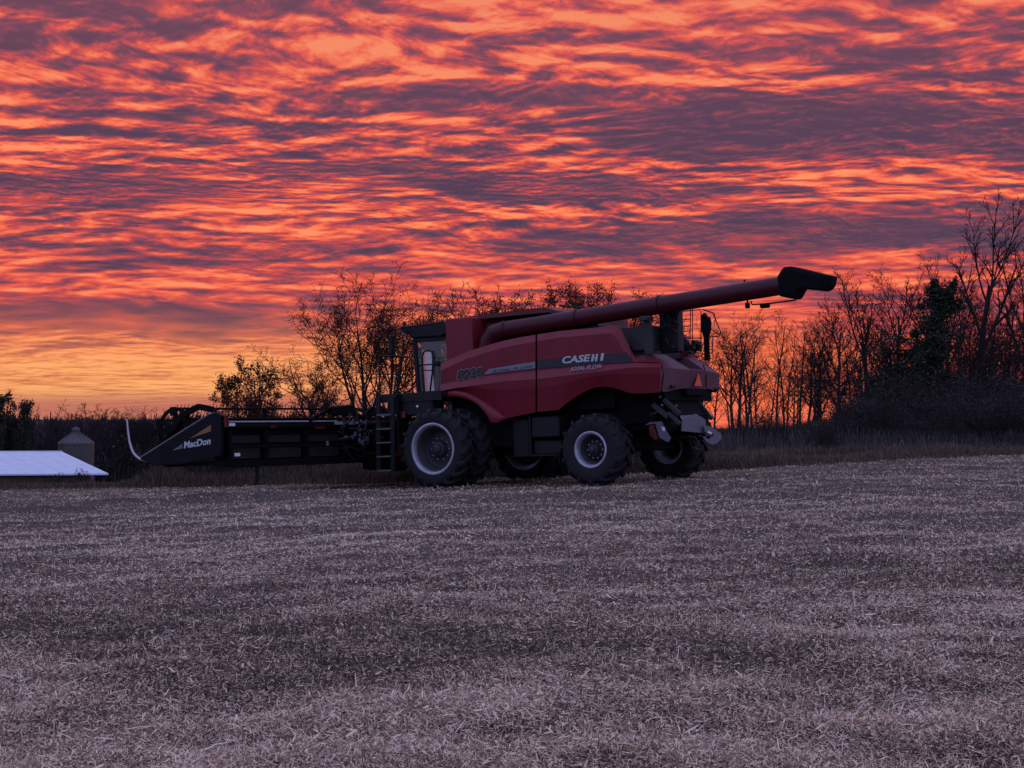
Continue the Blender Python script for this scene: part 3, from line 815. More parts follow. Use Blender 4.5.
m.box((4.75, 0, 2.65), (.5, .5, .14), ch=.04); m.box((4.55, 0, 3.0), (.14, .48, .6), ch=.05); m.box((4.5, 0, 3.36), (.1, .28, .16), ch=.03); m.box((4.75, 0, 2.4), (.3, .3, .4))
m.tube([(5.35, 0, 2.25), (5.2, 0, 2.85)], .05, 8)
m.build('seat', M['seat'], cab)
m = MB(); pts = [Vector((5.16 + .02, .19 * math.cos(k * math.pi / 8), 2.92 + .17 * math.sin(k * math.pi / 8))) for k in range(17)]
m.tube(pts, .016, 6); m.build('steering_wheel', M['black'], cab)
# door frame loop and mirrors
m = MB(); yd = 1.02
lp = [(424, 392), (422.5, 375), (422.3, 356), (424, 351.6), (428, 350.6), (431.5, 351.6), (433.4, 356), (432.4, 372), (430, 392), (424, 392)]
m.tube([S(a_, b_, yd) for a_, b_ in lp], .022, 6); m.tube([S(417, 365.5, yd), S(440, 363.5, yd)], .018, 6); m.tube([S(422.5, 370, yd), S(432.6, 370.5, yd)], .015, 6)
m.box(S(436.5, 363.5, yd + .06), (.16, .05, .12), ch=.02)
m.build('door_frame', M['black'], cab)
for sg in (1, -1):
    m = MB()
    b0 = S(416.5, 362, 1.1)
    bx = S(391.8, 345, 1.5)
    m.box((bx.x, 1.5 * sg, bx.z), (.1, .2, .5), ch=.04)
    m.box((bx.x, 1.5 * sg, bx.z + .4), (.1, .18, .16), ch=.04)
    m.tube([(bx.x, 1.5 * sg, bx.z + .32), (bx.x - .15, 1.2 * sg, bx.z + .45), (5.5, 1.0 * sg, 3.65)], .018, 6)
    m.build('mirror', M['black'], cab)
m = MB(); q = S(404.5, 325, .9); m.lathe([(.05, 0), (.05, .12), (.02, .15), (.001, .15)], (q.x, .9, q.z - .06), 12, axis='z'); m.build('beacon', M['black'], cab)

# ---- platform, railing, ladder on the left
yp = 1.95
m = MB(); p0, p1 = S(379, 398, yp), S(442, 396, yp)
m.box(((p0.x + p1.x) / 2, 1.5, p0.z + .02), (p0.x - p1.x, .95, .1)); m.box(((p0.x + p1.x) / 2, 1.96, p0.z - .02), (p0.x - p1.x, .04, .2))
m.box((4.75, 1.7, 1.95), (.9, .5, .45), ch=.03)
m.box(((p0.x + p1.x) / 2, -1.5, p0.z + .02), (p0.x - p1.x, .95, .1))
plat = m.build('platform', M['black'], combine)
m = MB()
tp = [(379, 356), (396, 355.6), (409, 357.5), (411.6, 361)]
m.tube([S(a_, b_, yp) for a_, b_ in tp] + [S(412.5, 394, yp)], .02, 6)
m.tube([S(380, 374, yp), S(412.5, 374.5, yp)], .016, 6)
m.tube([S(379, 356, yp), S(380, 398, yp)], .02, 6)
for a_, b_ in ((391, 391.5), (400.3, 396), (406, 404.5)): m.tube([S(a_, 356, yp), S(b_, 396, yp)], .015, 6)
m.tube([S(379, 356, yp), Vector((S(379, 356, yp).x, 1.2, S(379, 356, yp).z))], .018, 6); e_ = S(379, 374, yp); m.tube([e_, Vector((e_.x, 1.2, e_.z))], .016, 6)
m.build('handrail', M['black'], plat)
m = MB(); yl = 2.08
for a_ in (378.3, 392.6): m.bar(S(a_, 397, yl), S(a_ + .6, 471, yl), .05, .12)
lad = m.build('ladder', M['black'], combine)
for r_ in (414.8, 428.8, 442.6, 456.5, 470.5):
    m = MB(); u_, v_ = S(378.8, r_ + .4, yl), S(392.4, r_ - .4, yl); m.box((u_ + v_) / 2, (abs(u_.x - v_.x), .17, .035)); m.build('rung', M['plate'], lad)
m = MB(); u_, v_ = S(393.5, 395, 2.0), S(407, 452, 2.0)
m.box(((u_.x + v_.x) / 2, 1.85, (u_.z + v_.z) / 2 + .1), (.06, .5, abs(u_.z - v_.z) - .2)); m.build('mud_flap', M['matte_black'], combine)
m = MB(); q = S(402.5, 415, 2.02); m.box((q.x, 2.0, q.z), (.13, .05, .17), ch=.02); m.build('sky_reflection', M['red_lens'], combine)  # small reddish block standing in for a reflection of the sky
m = MB(); m.lathe([(.03, .0), (.03, .02), (.001, .02)], S(417.5, 406.5, 2.0), 10); m.build('reflector', M['white'], combine)

# ---- rear hood
xr = -1.42
def Bp(q, r_, x=xr): return B(q, r_, x)
m = MB()
zt = 2.52                                                   # crease across the tail
top = [(1.44, 2.50), (1.22, 2.53), (.18, 2.50), (-.45, 2.49), (-.55, 2.5), (-1.2, 2.47), (-1.46, 2.44)]
bot = [(1.43, 2.03), (1.2, 2.0), (.6, 2.08), (.18, 2.1), (-.45, 2.08), (-.9, 2.1), (-1.42, 2.02)]
L1 = [Vector((xr - .02 - .10 * (1 - (y / 1.5) ** 2), y, z)) for y, z in top]; L0 = [Vector((xr + .02 - .06 * (1 - (y / 1.5) ** 2), y, z)) for y, z in bot]
n = len(L1); vs_ = L0 + L1; fs = [(i, i + 1, n + i + 1, n + i) for i in range(n - 1)]
m.add(vs_, fs)
# sloped face above the crease, left piece and right piece with a notch between
def slope(ys, zs, xs, base):
    up = [Vector((x, y, z)) for x, y, z in zip(xs, ys, zs)]
    k = len(up); m.add([L1[i] for i in base] + up, [(i, i + 1, k + i + 1, k + i) for i in range(k - 1)])
    bk = [Vector((p.x + .5, p.y, p.z + .01)) for p in up]; m.add(up + bk, [(i, i + 1, k + i + 1, k + i) for i in range(k - 1)])
slope([1.36, 1.16, .36], [2.82, 2.86, 2.86], [-1.0, -1.0, -1.0], [0, 1, 2])
slope([-.62, -1.12, -1.36], [2.84, 2.84, 2.76], [-1.0, -1.0, -1.0], [4, 5, 6])
# side cheeks to the side panels
for sg, j in ((1, 0), (-1, n - 1)):
    y_, z1 = L1[j].y, L1[j].z
    m.add([L0[j], L1[j], Vector((-1.0, 1.36 * sg, 2.80)), Vector((-.5, 1.36 * sg, 2.81)), Vector((-.5, 1.5 * sg, 2.1)), ], [(0, 1, 2, 3, 4)])
m.add([Vector((-1.0, .36, 2.86)), L1[2], L1[3], Vector((-1.0, -.62, 2.84)), Vector((-.6, -.62, 2.5)), Vector((-.6, .36, 2.5))], [(1, 2, 4, 5), (0, 1, 5), (2, 3, 4)])
hood = m.build('rear_hood', M['hood_grey'], combine)
md = hood.modifiers.new('thick', 'SOLIDIFY'); md.thickness = .03; md.offset = -1
m = MB()                                                     # seams of the tail panels
for pts in ([(659.8, 360.5), (662.0, 366), (663.5, 375), (661.5, 391)], [(703.2, 365), (705.3, 371), (706.2, 378), (706.2, 388)]):
    m.tube([Bp(a_, b_, xr - .085 if a_ > 690 else xr - .03) for a_, b_ in pts], .012, 5)
m.build_split('seam', M['matte_black'], hood)
m = MB(); tri = [Bp(694.3, 386, xr - .13), Bp(701.6, 386, xr - .13), Bp(698.2, 373.4, xr - .13)]
m.plate(tri, (-.012, 0, 0)); m.build('warning_triangle', M['orange'], hood)
m = MB()
m.box(Bp(673, 386.5, xr - .06), (.05, .2, .07), ch=.01); m.box(Bp(717, 389.5, xr - .04), (.05, .16, .07), ch=.01)
m.build_split('tail_lamp', M['black'], hood)
m = MB(); m.box((-1.2, 0, 1.95), (.34, 2.3, .25)); m.box((-1.42, -.15, 2.02), (.16, 1.0, .14)); m.box((-.9, 0, 2.3), (.7, 2.4, .4)); m.build('tail_underside', M['matte_black'], hood)

# ---- engine deck
m = MB()
m.box((-.3, .25, 2.85), (1.0, 2.0, .4)); m.box((.55, -.1, 3.15), (.6, 2.5, .9), ch=.03)
deck = m.build('engine_deck', M['black'], combine)
m = MB(); u_, v_ = S(633, 327, 1.2), S(654, 350, 1.2)
m.box(((u_.x + v_.x) / 2, 1.05, (u_.z + v_.z) / 2), (abs(u_.x - v_.x), .5, abs(u_.z - v_.z)), ch=.02)
m.build('cover_box', M['grey'], deck)
m = MB(); u_, v_ = S(656, 312, .95), S(680, 352, .95)
m.box(((u_.x + v_.x) / 2, .78, (u_.z + v_.z) / 2 + .1), (abs(u_.x - v_.x) - .1, .3, abs(u_.z - v_.z) + .2), ch=.03)
m.build('air_screen', M['black'], deck)
m = MB()
r0 = random.Random(3)
for k in range(16):                                         # pipes and fittings beside the screen
    p = S(r0.uniform(657, 679), r0.uniform(316, 350), .98); q = p + Vector((r0.uniform(-.25, .25), r0.uniform(0, .05), r0.uniform(-.25, .25)))
    m.tube([p, (p + q) / 2 + Vector((0, .05, .05)), q], r0.uniform(.012, .03), 6)
for k in range(14):
    p = B(r0.uniform(682, 700), r0.uniform(340, 362), -1.05 + r0.uniform(0, .5)); m.box(p, (r0.uniform(.06, .2), r0.uniform(.06, .2), r0.uniform(.05, .16)), ch=.01)
m.build_split('fitting', M['black'], deck)
m = MB()
p = B(707, 352, -.95); m.tube([p + Vector((0, 0, -.2)), p + Vector((0, 0, .35))], .07, 14)
p2 = B(706, 317, -.95); m.tube([p + Vector((0, 0, .35)), p + Vector((0, 0, .5)), p2 + Vector((0, 0, -.12)), p2], [.07, .12, .13, .1], 14)
m.tube([p2 + Vector((0, 0, 0)), p2 + Vector((.0, .08, .05)), p2 + Vector((0, .16, .0))], .05, 10)
m.build('exhaust', M['matte_black'], deck)
m = MB(); xq = -.85
for a_, b_, c_, d_ in ((681.5, 311, 681.5, 352), (690.5, 309, 690, 345), (692.5, 309, 692.3, 352), (701, 311, 701, 352)): m.tube([B(a_, b_, xq), B(c_, d_, xq)], .012, 6)
for r_ in (320, 327, 332, 338): m.tube([B(681.5, r_, xq), B(690.5, r_ - 1.2, xq)], .012, 6)
m.tube([B(681, 338.5, xq), B(702, 338.0, xq)], .014, 6); m.tube([B(681.5, 311.5, xq), B(701, 309.5, xq)], .014, 6)
m.tube([B(703, 309.5, xq), B(709, 311.5, xq), B(713, 313, xq), B(721, 333, xq), B(719, 337, xq), B(711, 336, xq)], .016, 6)
m.tube([B(711, 334, xq), B(719, 333, xq)], .012, 6); m.tube([B(713, 330, xq), B(720, 335.5, xq)], .012, 6); m.tube([B(713, 336, xq), B(712, 354, xq)], .014, 6)
m.build('deck_railing', M['black'], deck)

# ---- straw chopper and spreader plates under the tail
m = MB()
m.prism([(-.9, 1.9), (-1.3, 1.85), (-1.5, 1.5), (-1.5, 1.2), (-1.3, 1.05), (-.9, 1.15)], -.7, 1.0)
m.tube([(-1.42, 1.15, 1.25), (-1.42, -.75, 1.25)], .12, 14)
chop = m.build('straw_chopper', M['matte_black'], combine)
xs_ = -2.0
def Bq(pts, x, dx=-.025): 
    mm = MB(); mm.plate([B(a_, b_, x) for a_, b_ in pts], (dx, 0, 0)); return mm
mm = Bq([(681, 431), (705.5, 433.5), (704.5, 420), (700, 416.5), (681.5, 419.5)], -1.62); mm.plate([B(681.5, 419.3, -1.6), B(700, 416.3, -1.6), B(693, 412, -1.4), B(678, 411.6, -1.4)], (0, 0, -.02)); mm.build_split('deflector_plate', M['plate'], chop)
mm = Bq([(703, 425.5), (708, 426), (713, 428.6), (720, 433.5), (720.6, 438.5), (716.5, 443), (712, 444.7), (705.5, 442), (702, 436.5), (713, 436.5), (713, 434.5), (704, 432)], -1.7); mm.build_split('deflector_plate', M['plate'], chop)
mm = MB(); mm.plate([S(655.5, 422.6, 1.15), S(662, 421.5, 1.15), S(671, 438.5, 1.15), S(668.5, 442.3, 1.15), S(660, 437.5, 1.15)], (0, .025, 0)); mm.plate([S(645, 425.2, 1.13), S(650, 422.2, 1.13), S(662, 421.3, 1.13), S(655, 423.6, 1.13)], (0, .02, 0)); mm.build_split('deflector_plate', M['plate'], chop)
mm = MB(); mm.plate([S(649.5, 426, 1.16), S(654, 424.6, 1.16), S(658.5, 438, 1.16), S(656, 440.3, 1.16), S(650, 435, 1.16)], (0, .03, 0)); mm.build('tail_lamp', M['red_lens'], chop)
mm = MB(); mm.plate([B(708, 431, -1.73), B(711.5, 432.3, -1.73), B(711, 434.6, -1.73), B(707.5, 433, -1.73)], (-.012, 0, 0)); mm.plate([S(661.5, 427, 1.18), S(664.5, 427, 1.18), S(665.5, 431, 1.18), S(663, 431, 1.18)], (0, .01, 0)); mm.build_split('reflector', M['white'], chop)
mm = MB()
mm.bar(S(653, 404.5, 1.3), S(668, 417, 1.3), .07, .09); mm.bar(S(664, 400, 1.25), S(680, 414, 1.25), .06, .08); mm.bar(S(668, 413, 1.28), S(680, 424, 1.28), .05, .07)
mm.tube([S(650, 415, 1.3), S(661, 411, 1.3)], .02, 6)
mm.bar((-1.3, -.6, 1.8), (-1.65, -.55, 1.4), .06, .08)
fr = [(688, 436.5), (692, 447.5), (700, 449.5), (701, 447), (695, 437.5)]
mm.tube([B(a_, b_, -1.6) for a_, b_ in fr + fr[:1]], .018, 6)
mm.build_split('strut', M['grey'], chop)
mm = MB()
for a_, b_ in ((660, 397), (662, 405.3), (676.5, 405.8)): mm.lathe([(.03, 0), (.022, .02), (.001, .026)], S(a_, b_, 1.32), 8)
mm.build_split('bolt', M['plate'], chop)
mm = MB()
for yy in (.6, -.2): mm.lathe([(.3, .0), (.3, -.05), (.06, -.09), (.001, -.09)], (-1.45, yy, 1.02), 20, axis='z')
mm.tube([(-1.2, .6, 1.2), (-1.45, .6, 1.0)], .05, 8); mm.tube([(-1.2, -.2, 1.2), (-1.45, -.2, 1.0)], .05, 8)
mm.build('spreader_disc', M['matte_black'], chop)
# ------------------------------------------------------------------ the draper header
HX = 6.7
header = empty('draper_header', MM @ Matrix.Translation((HX, 0, 0)))
tag(header, 'long black draper header with pickup reel mounted on the front of the red combine', 'harvester header')
OFF = (HX, 0, 0)
HYW = 6.5
def hb(mb, name, mtl, parent=header, bevel=0.0):
    if name in ('reflector', 'hose', 'fitting', 'top_tube_highlight', 'back_sheet'): return mb.build_split(name, mtl, parent, OFF, bevel)
    return mb.build(name, mtl, parent, OFF, bevel)
m = MB()
m.tube([(6.72, -HYW, 1.57), (6.72, HYW, 1.57)], .085, 14)
m.box((6.80, 0, .74), (.16, 2 * HYW, .16)); m.box((6.88, 0, 1.1), (.04, 2 * HYW, .8))
m.box((6.62, 3.6, 1.12), (.02, 5.5, .06)); m.box((6.62, -3.6, 1.12), (.02, 5.5, .06))
for sg in (1, -1):
    for yy in (.9, 2.2, 3.6, 5.0, 6.2): m.bar((6.76, yy * sg, .72), (6.74, yy * sg, 1.52), .1, .12)
frame = hb(m, 'back_frame', M['matte_black'])
for sg in (1, -1):
    for y0, y1 in ((5.1, 6.1), (3.7, 4.9), (2.3, 3.5)):
        m = MB(); m.box((6.835, (y0 + y1) / 2 * sg, 1.28), (.03, y1 - y0, .16)); m.box((6.835, (y0 + y1) / 2 * sg, .96), (.03, y1 - y0, .22)); hb(m, 'back_sheet', M['grey_dim'] if 'grey_dim' in M else M['black'], frame)
m = MB(); m.box((6.70, 4.5, 1.668), (.12, 3.9, .03)); m.box((6.70, -4.5, 1.668), (.12, 3.9, .03)); m.box((6.70, 2.2, 1.62), (.14, .9, .07)); hb(m, 'top_tube_highlight', M['rod'], frame)  # pale strips laid along the top tube as its painted sky highlight
m = MB(); m.prism([(6.86, .84), (6.86, .80), (8.35, .72), (8.4, .75)], -HYW + .06, HYW - .06); hb(m, 'draper_deck', M['matte_black'])
m = MB(); m.box((8.42, 0, .74), (.12, 2 * HYW - .1, .05))
for k in range(84): y_ = -HYW + .15 + k * (2 * HYW - .3) / 83; m.plate([(8.45, y_ - .03, .73), (8.62, y_, .73), (8.45, y_ + .03, .73)], (0, 0, .03))
hb(m, 'cutter_bar', M['black'])
ep = [(222.5, 415.5), (220, 413.2), (216.3, 412.4), (213, 413), (209.7, 415), (141.6, 458), (143, 460), (155, 465.5), (180, 464.5), (205, 460), (222, 456)]
EPL = [S2(a_, b_, HYW) for a_, b_ in ep]
def endp(y):
    sg = 1 if y > 0 else -1
    m = MB(); m.prism(EPL, y - .05, y + .05)
    e = hb(m, 'end_panel', M['panel_black'], header, .015)
    m = MB(); q = [S(a_, b_, HYW) for a_, b_ in ((215, 413), (209.7, 414.7), (141.6, 457.6))]
    m.tube([Vector((p.x, y + .03 * sg, p.z)) for p in q], .022, 6); hb(m, 'edge_trim', M['plate'], e)
    m = MB(); q = [S(a_, b_, HYW) for a_, b_ in ((155, 463.6), (147, 461.5), (140, 459), (136.5, 456.5), (133.6, 453), (131.4, 448.5), (129.6, 442), (128.3, 433), (126.8, 419))]
    m.tube([Vector((p.x, y, p.z)) for p in q], [.018, .022, .026, .027, .027, .025, .024, .022, .018], 8); hb(m, 'divider_rod', M['rod'], header)
    return e
eL = endp(HYW); endp(-HYW)
yf = HYW + .052
m = MB(); m.plate([S(190, 438.4, yf), S(211, 431.3, yf), S(211.3, 424.6, yf)], (0, .005, 0)); hb(m, 'stripe', M['amber'], eL)
_b = MB.build
def lettering_h(txt, quad, mtl, **kw):
    o = lettering('lettering', txt, quad, mtl, eL, .005, **kw)
    for v in o.data.vertices: v.co.x -= HX
    return o
def sh(l, t, r, b, dr): return (S(l, b, yf), S(r, b + dr, yf), S(r, t + dr, yf), S(l, t, yf))
lettering_h('MacDon', sh(184, 441.6, 210.8, 448.6, -4.4), M['letter_bright'], bold=.03, shear=.1)
m = MB()
for k in range(3): m.plate([S(173 + 2.2 * k, 449.6 - 1.6 * k + .9, yf), S(182.5, 447.3 - 1.6 * k + .6, yf), S(182.8, 446.6 - 1.6 * k + .4, yf), S(174.2 + 2.2 * k, 448.7 - 1.6 * k + .9, yf)], (0, .005, 0))
hb(m, 'emblem', M['letter_dim'], eL)
m = MB(); u_, v_ = S(222.3, 415, 6.46), S(224.6, 427.5, 6.46); m.box((6.58, 6.44, (u_.z + v_.z) / 2), (.06, .1, abs(u_.z - v_.z)), ch=.01); hb(m, 'tail_lamp', M['red_lens'])
m = MB()
for a_, b_, w_, h_ in ((231.5, 424.6, .22, .06), (237.3, 454.6, .17, .07)): p = B(a_, b_, 6.6); m.box(p, (.015, w_, h_))
hb(m, 'reflector', M['white'])
m = MB(); m.box(B(273, 426.4, 6.6), (.015, .2, .06)); m.box(B(320, 427.6, 6.6), (.015, .35, .05)); hb(m, 'reflector', M['red_lens'])
# reel: two halves
rc = S(172, 424.5, 6.3); RX, RZ, RR = 8.28, 1.52, .50
for sg in (1, -1):
    m = MB(); y0, y1 = .25 * sg, 6.25 * sg
    m.tube([(RX, y0, RZ), (RX, y1, RZ)], .09, 12)
    reel = hb(m, 'reel', M['matte_black'])
    for k in range(6):
        m = MB(); f_ = m
        an = math.radians(90 + 60 * k); bx, bz = RX + RR * math.cos(an), RZ + RR * math.sin(an)
        m.tube([(bx, y0, bz), (bx, y1, bz)], .026, 8)
        for j in range(52):
            yy = y0 + (y1 - y0) * (j + .5) / 52
            f_.bar((bx - .03, yy, bz + .09), (bx + .10, yy + .015 * sg, bz - .30), .013, .010)
        hb(m, 'reel_bat', M['matte_black'], reel)
    for yy in (y1, (y0 + y1) / 2, y0):
        m = MB()
        m.lathe([(.17, -.015), (.17, .015), (.001, .015)], (RX, yy, RZ), 20); m.lathe([(.17, -.015), (.001, -.015)], (RX, yy, RZ), 20)
        for k in range(6):
            an = math.radians(90 + 60 * k); m.bar((RX, yy, RZ), (RX + RR * math.cos(an), yy, RZ + RR * math.sin(an)), .05, .1)
        ring = [(RX + (RR + .02) * math.cos(a_), yy, RZ + (RR + .02) * math.sin(a_)) for a_ in np.linspace(0, 2 * math.pi, 37)]
        if yy != (y0 + y1) / 2:
            m.lathe([(.45, -.02), (.53, -.02), (.53, .02), (.45, .02)], (RX, yy, RZ), 36, smooth=False, closed=True)
            pass
            for k in range(6):
                an = math.radians(90 + 60 * k); bx, bz = RX + RR * math.cos(an), RZ + RR * math.sin(an)
                m.box((bx + .06, yy, bz - .06), (.2, .06, .2), ch=.02)
        hb(m, 'reel_spider', M['matte_black'], reel)
    m = MB(); q = [(6.8, 6.32 * sg, 1.62), (7.1, 6.32 * sg, 1.95), (7.5, 6.32 * sg, 2.03), (8.0, 6.32 * sg, 1.86), (8.3, 6.32 * sg, 1.55), (8.95, 6.32 * sg, 1.48)]
    for i in range(5): m.bar(q[i], q[i + 1], .07, .13)
    hb(m, 'reel_arm', M['matte_black'], header)
m = MB(); q = [(6.75, .1, 1.62), (7.2, .1, 2.0), (8.3, .1, 1.6)]
for i in range(2): m.bar(q[i], q[i + 1], .1, .16)
hb(m, 'reel_arm', M['matte_black'], header)
# float module and hydraulics in the middle
m = MB()
m.box((6.5, 0, 1.05), (.3, 2.6, .85), ch=.04); m.box((6.4, .9, 1.5), (.35, .5, .3), ch=.03); m.box((6.45, -.9, 1.5), (.35, .5, .3), ch=.03)
m.prism([(6.9, .5), (6.2, .42), (6.2, .62), (6.9, .9)], -1.3, 1.3)
fm = hb(m, 'float_module', M['matte_black'])
m = MB(); r1 = random.Random(5)
for k in range(22):
    p = B(r1.uniform(337, 376), r1.uniform(416, 456), 6.28 - r1.uniform(0, .1)); q = p + Vector((r1.uniform(-.1, .05), r1.uniform(-.5, .5), r1.uniform(-.3, .3)))
    mid = (p + q) / 2 + Vector((-.08, 0, -.08)); m.tube([p, mid, q], r1.uniform(.012, .03), 6)
m.tube([B(338, 440, 6.2), B(352, 437.5, 6.2)], .03, 8); m.tube([B(346, 446, 6.2), B(376, 455, 6.2)], .02, 8)
hb(m, 'hose', M['black'], fm)
m = MB()
for k in range(12): p = B(r1.uniform(337, 372), r1.uniform(418, 448), 6.24); m.box(p, (.05, r1.uniform(.05, .14), r1.uniform(.04, .12)), ch=.01)
for a_, b_ in ((353.5, 421.5), (361, 422), (366, 422.5), (327.5, 443.5)): m.box(B(a_, b_, 6.2), (.03, .08, .11), ch=.01)
hb(m, 'fitting', M['plate'], fm)
m = MB(); m.tube([B(327, 409, 6.5), B(352, 406.5, 6.5)], .05, 8); m.box(B(340, 411.5, 6.5), (.1, .75, .18), ch=.02); m.bar(B(310, 420, 6.6), B(328, 410.5, 6.6), .06, .08); m.bar(B(352, 412, 6.4), B(362, 418, 6.4), .06, .1); m.bar(B(362, 418, 6.35), B(372, 408, 6.35), .06, .08)
hb(m, 'lift_arm', M['matte_black'], fm)
# jack stand
m = MB(); p = B(259, 467, 6.7); m.box((6.76, p.y, .5), (.06, .06, .5)); m.box((6.76, p.y, .27), (.14, .16, .03)); hb(m, 'stand_leg', M['black'])
m = MB(); p = B(266, 472, 6.7); m.box((6.7, p.y, .52), (.06, .16, .2), ch=.01); hb(m, 'stand_bracket', M['grey'])
# ------------------------------------------------------------------ trees
M['bark'] = mat('bark', (.034, .028, .026), .95, var=.35, scale=14, bump=.4, spec=.15)
M['twig'] = mat('twig_bark', (.026, .02, .019), .95, var=.3, scale=9, spec=.15)
M['leaf_brown'] = tone_mat('withered_leaf', [(0, (.04, .016, .011)), (.5, (.10, .036, .020)), (1, (.16, .06, .03))], .8, trans=.5)
M['leaf_dark'] = tone_mat('evergreen_leaf', [(0, (.012, .018, .010)), (.6, (.03, .04, .022)), (1, (.055, .06, .035))], .8, trans=.15)
M['leaf_ivy'] = tone_mat('ivy_leaf', [(0, (.012, .018, .010)), (.6, (.028, .038, .02)), (1, (.05, .055, .03))], .6, trans=.12)
M['brush'] = tone_mat('brush_stems', [(0, (.022, .019, .019)), (.5, (.06, .052, .05)), (1, (.14, .12, .115))], .95, trans=.1)
M['far_wood'] = tone_mat('far_wood', [(0, (.03, .022, .025)), (.6, (.065, .047, .05)), (1, (.11, .08, .082))], .95, trans=.1)  # lightened purple tint puts the haze of the distant air into the colour

class Skel:
    def __init__(s): s.br = []                     # (points, radii, level)
def perp(d, r):
    a = Vector((r.gauss(0, 1), r.gauss(0, 1), r.gauss(0, 1))); a -= d * a.dot(d)
    return a.normalized()
def grow(sk, r, p, d, length, rad, lev, maxlev, P):
    n = (7, 6, 5, 4, 3, 3)[lev]; pts = [p.copy()]; rs = [rad]; dirs = [d.copy()]
    dd = d.copy(); q = p.copy(); tip = P.get('tip', .25)
    for i in range(n):
        dd = (dd + perp(dd, r) * P['wander'][lev] + Vector((0, 0, P['up'][lev]))).normalized()
        q = q + dd * (length / n); pts.append(q.copy()); dirs.append(dd.copy())
        rs.append(max(rad * (1 - (1 - tip) * (i + 1) / n), .006))
    sk.br.append((pts, rs, lev))
    if lev >= maxlev: return
    k = P['kids'][lev]; k = max(1, int(round(k * r.uniform(.8, 1.2))))
    s0 = P['start'][lev]; roll = r.uniform(0, 6.28)
    for j in range(k):
        f = s0 + (1 - s0) * (j + r.uniform(.1, .9)) / k
        x = f * n; i = min(int(x), n - 1); a = x - i
        pp = pts[i].lerp(pts[i + 1], a); pd = dirs[min(i + 1, n)]
        roll += 2.4 + r.uniform(-.5, .5)
        u = perp(pd, random.Random(1)) ; w = pd.cross(u)
        side = u * math.cos(roll) + w * math.sin(roll)
        an = R(P['ang'][lev] * r.uniform(.7, 1.3))
        nd = (pd * math.cos(an) + side * math.sin(an)).normalized()
        ln = length * P['len'][lev] * r.uniform(.65, 1.2) * (1.1 - .55 * f if lev == 0 else 1.05 - .4 * f)
        rr = rs[i] * P.get('rr', .62) * r.uniform(.8, 1.0)
        grow(sk, r, pp, nd, ln, max(rr, .007), lev + 1, maxlev, P)

def skin(branches, thick=1.0):
    V = []; Fq = []; b = 0
    for pts, rs, lev in branches:
        ns = (8, 6, 4, 3, 3, 3)[lev]
        p = np.array([x[:] for x in pts]); t = np.gradient(p, axis=0); t /= np.linalg.norm(t, axis=1, keepdims=True) + 1e-9
        a = np.array([.36, .48, .8]) if abs(t[0, 2]) < .9 else np.array([1., 0, 0])
        u = np.cross(t, a); u /= np.linalg.norm(u, axis=1, keepdims=True) + 1e-9; w = np.cross(t, u)
        an = np.arange(ns) * 2 * np.pi / ns; rr = np.array(rs)[:, None, None] * thick
        ring = p[:, None, :] + rr * (u[:, None, :] * np.cos(an)[None, :, None] + w[:, None, :] * np.sin(an)[None, :, None])
        m = len(pts); V.append(ring.reshape(-1, 3))
        i, k = np.meshgrid(np.arange(m - 1), np.arange(ns), indexing='ij'); k2 = (k + 1) % ns
        Fq.append((np.stack([i * ns + k, i * ns + k2, (i + 1) * ns + k2, (i + 1) * ns + k], -1).reshape(-1, 4)) + b); b += m * ns
    return np.concatenate(V), np.concatenate(Fq)

def leaf_quads(cent, size, g):
    n = len(cent)
    a = g.normal(size=(n, 3)); a /= np.linalg.norm(a, axis=1, keepdims=True)
    b_ = g.normal(size=(n, 3)); b_ -= a * (a * b_).sum(1, keepdims=True); b_ /= np.linalg.norm(b_, axis=1, keepdims=True)
    s = size[:, None]
    v = np.stack([cent - a * s, cent - b_ * s * .55, cent + a * s, cent + b_ * s * .55], 1).reshape(-1, 3)
    return v, np.arange(n * 4).reshape(-1, 4)

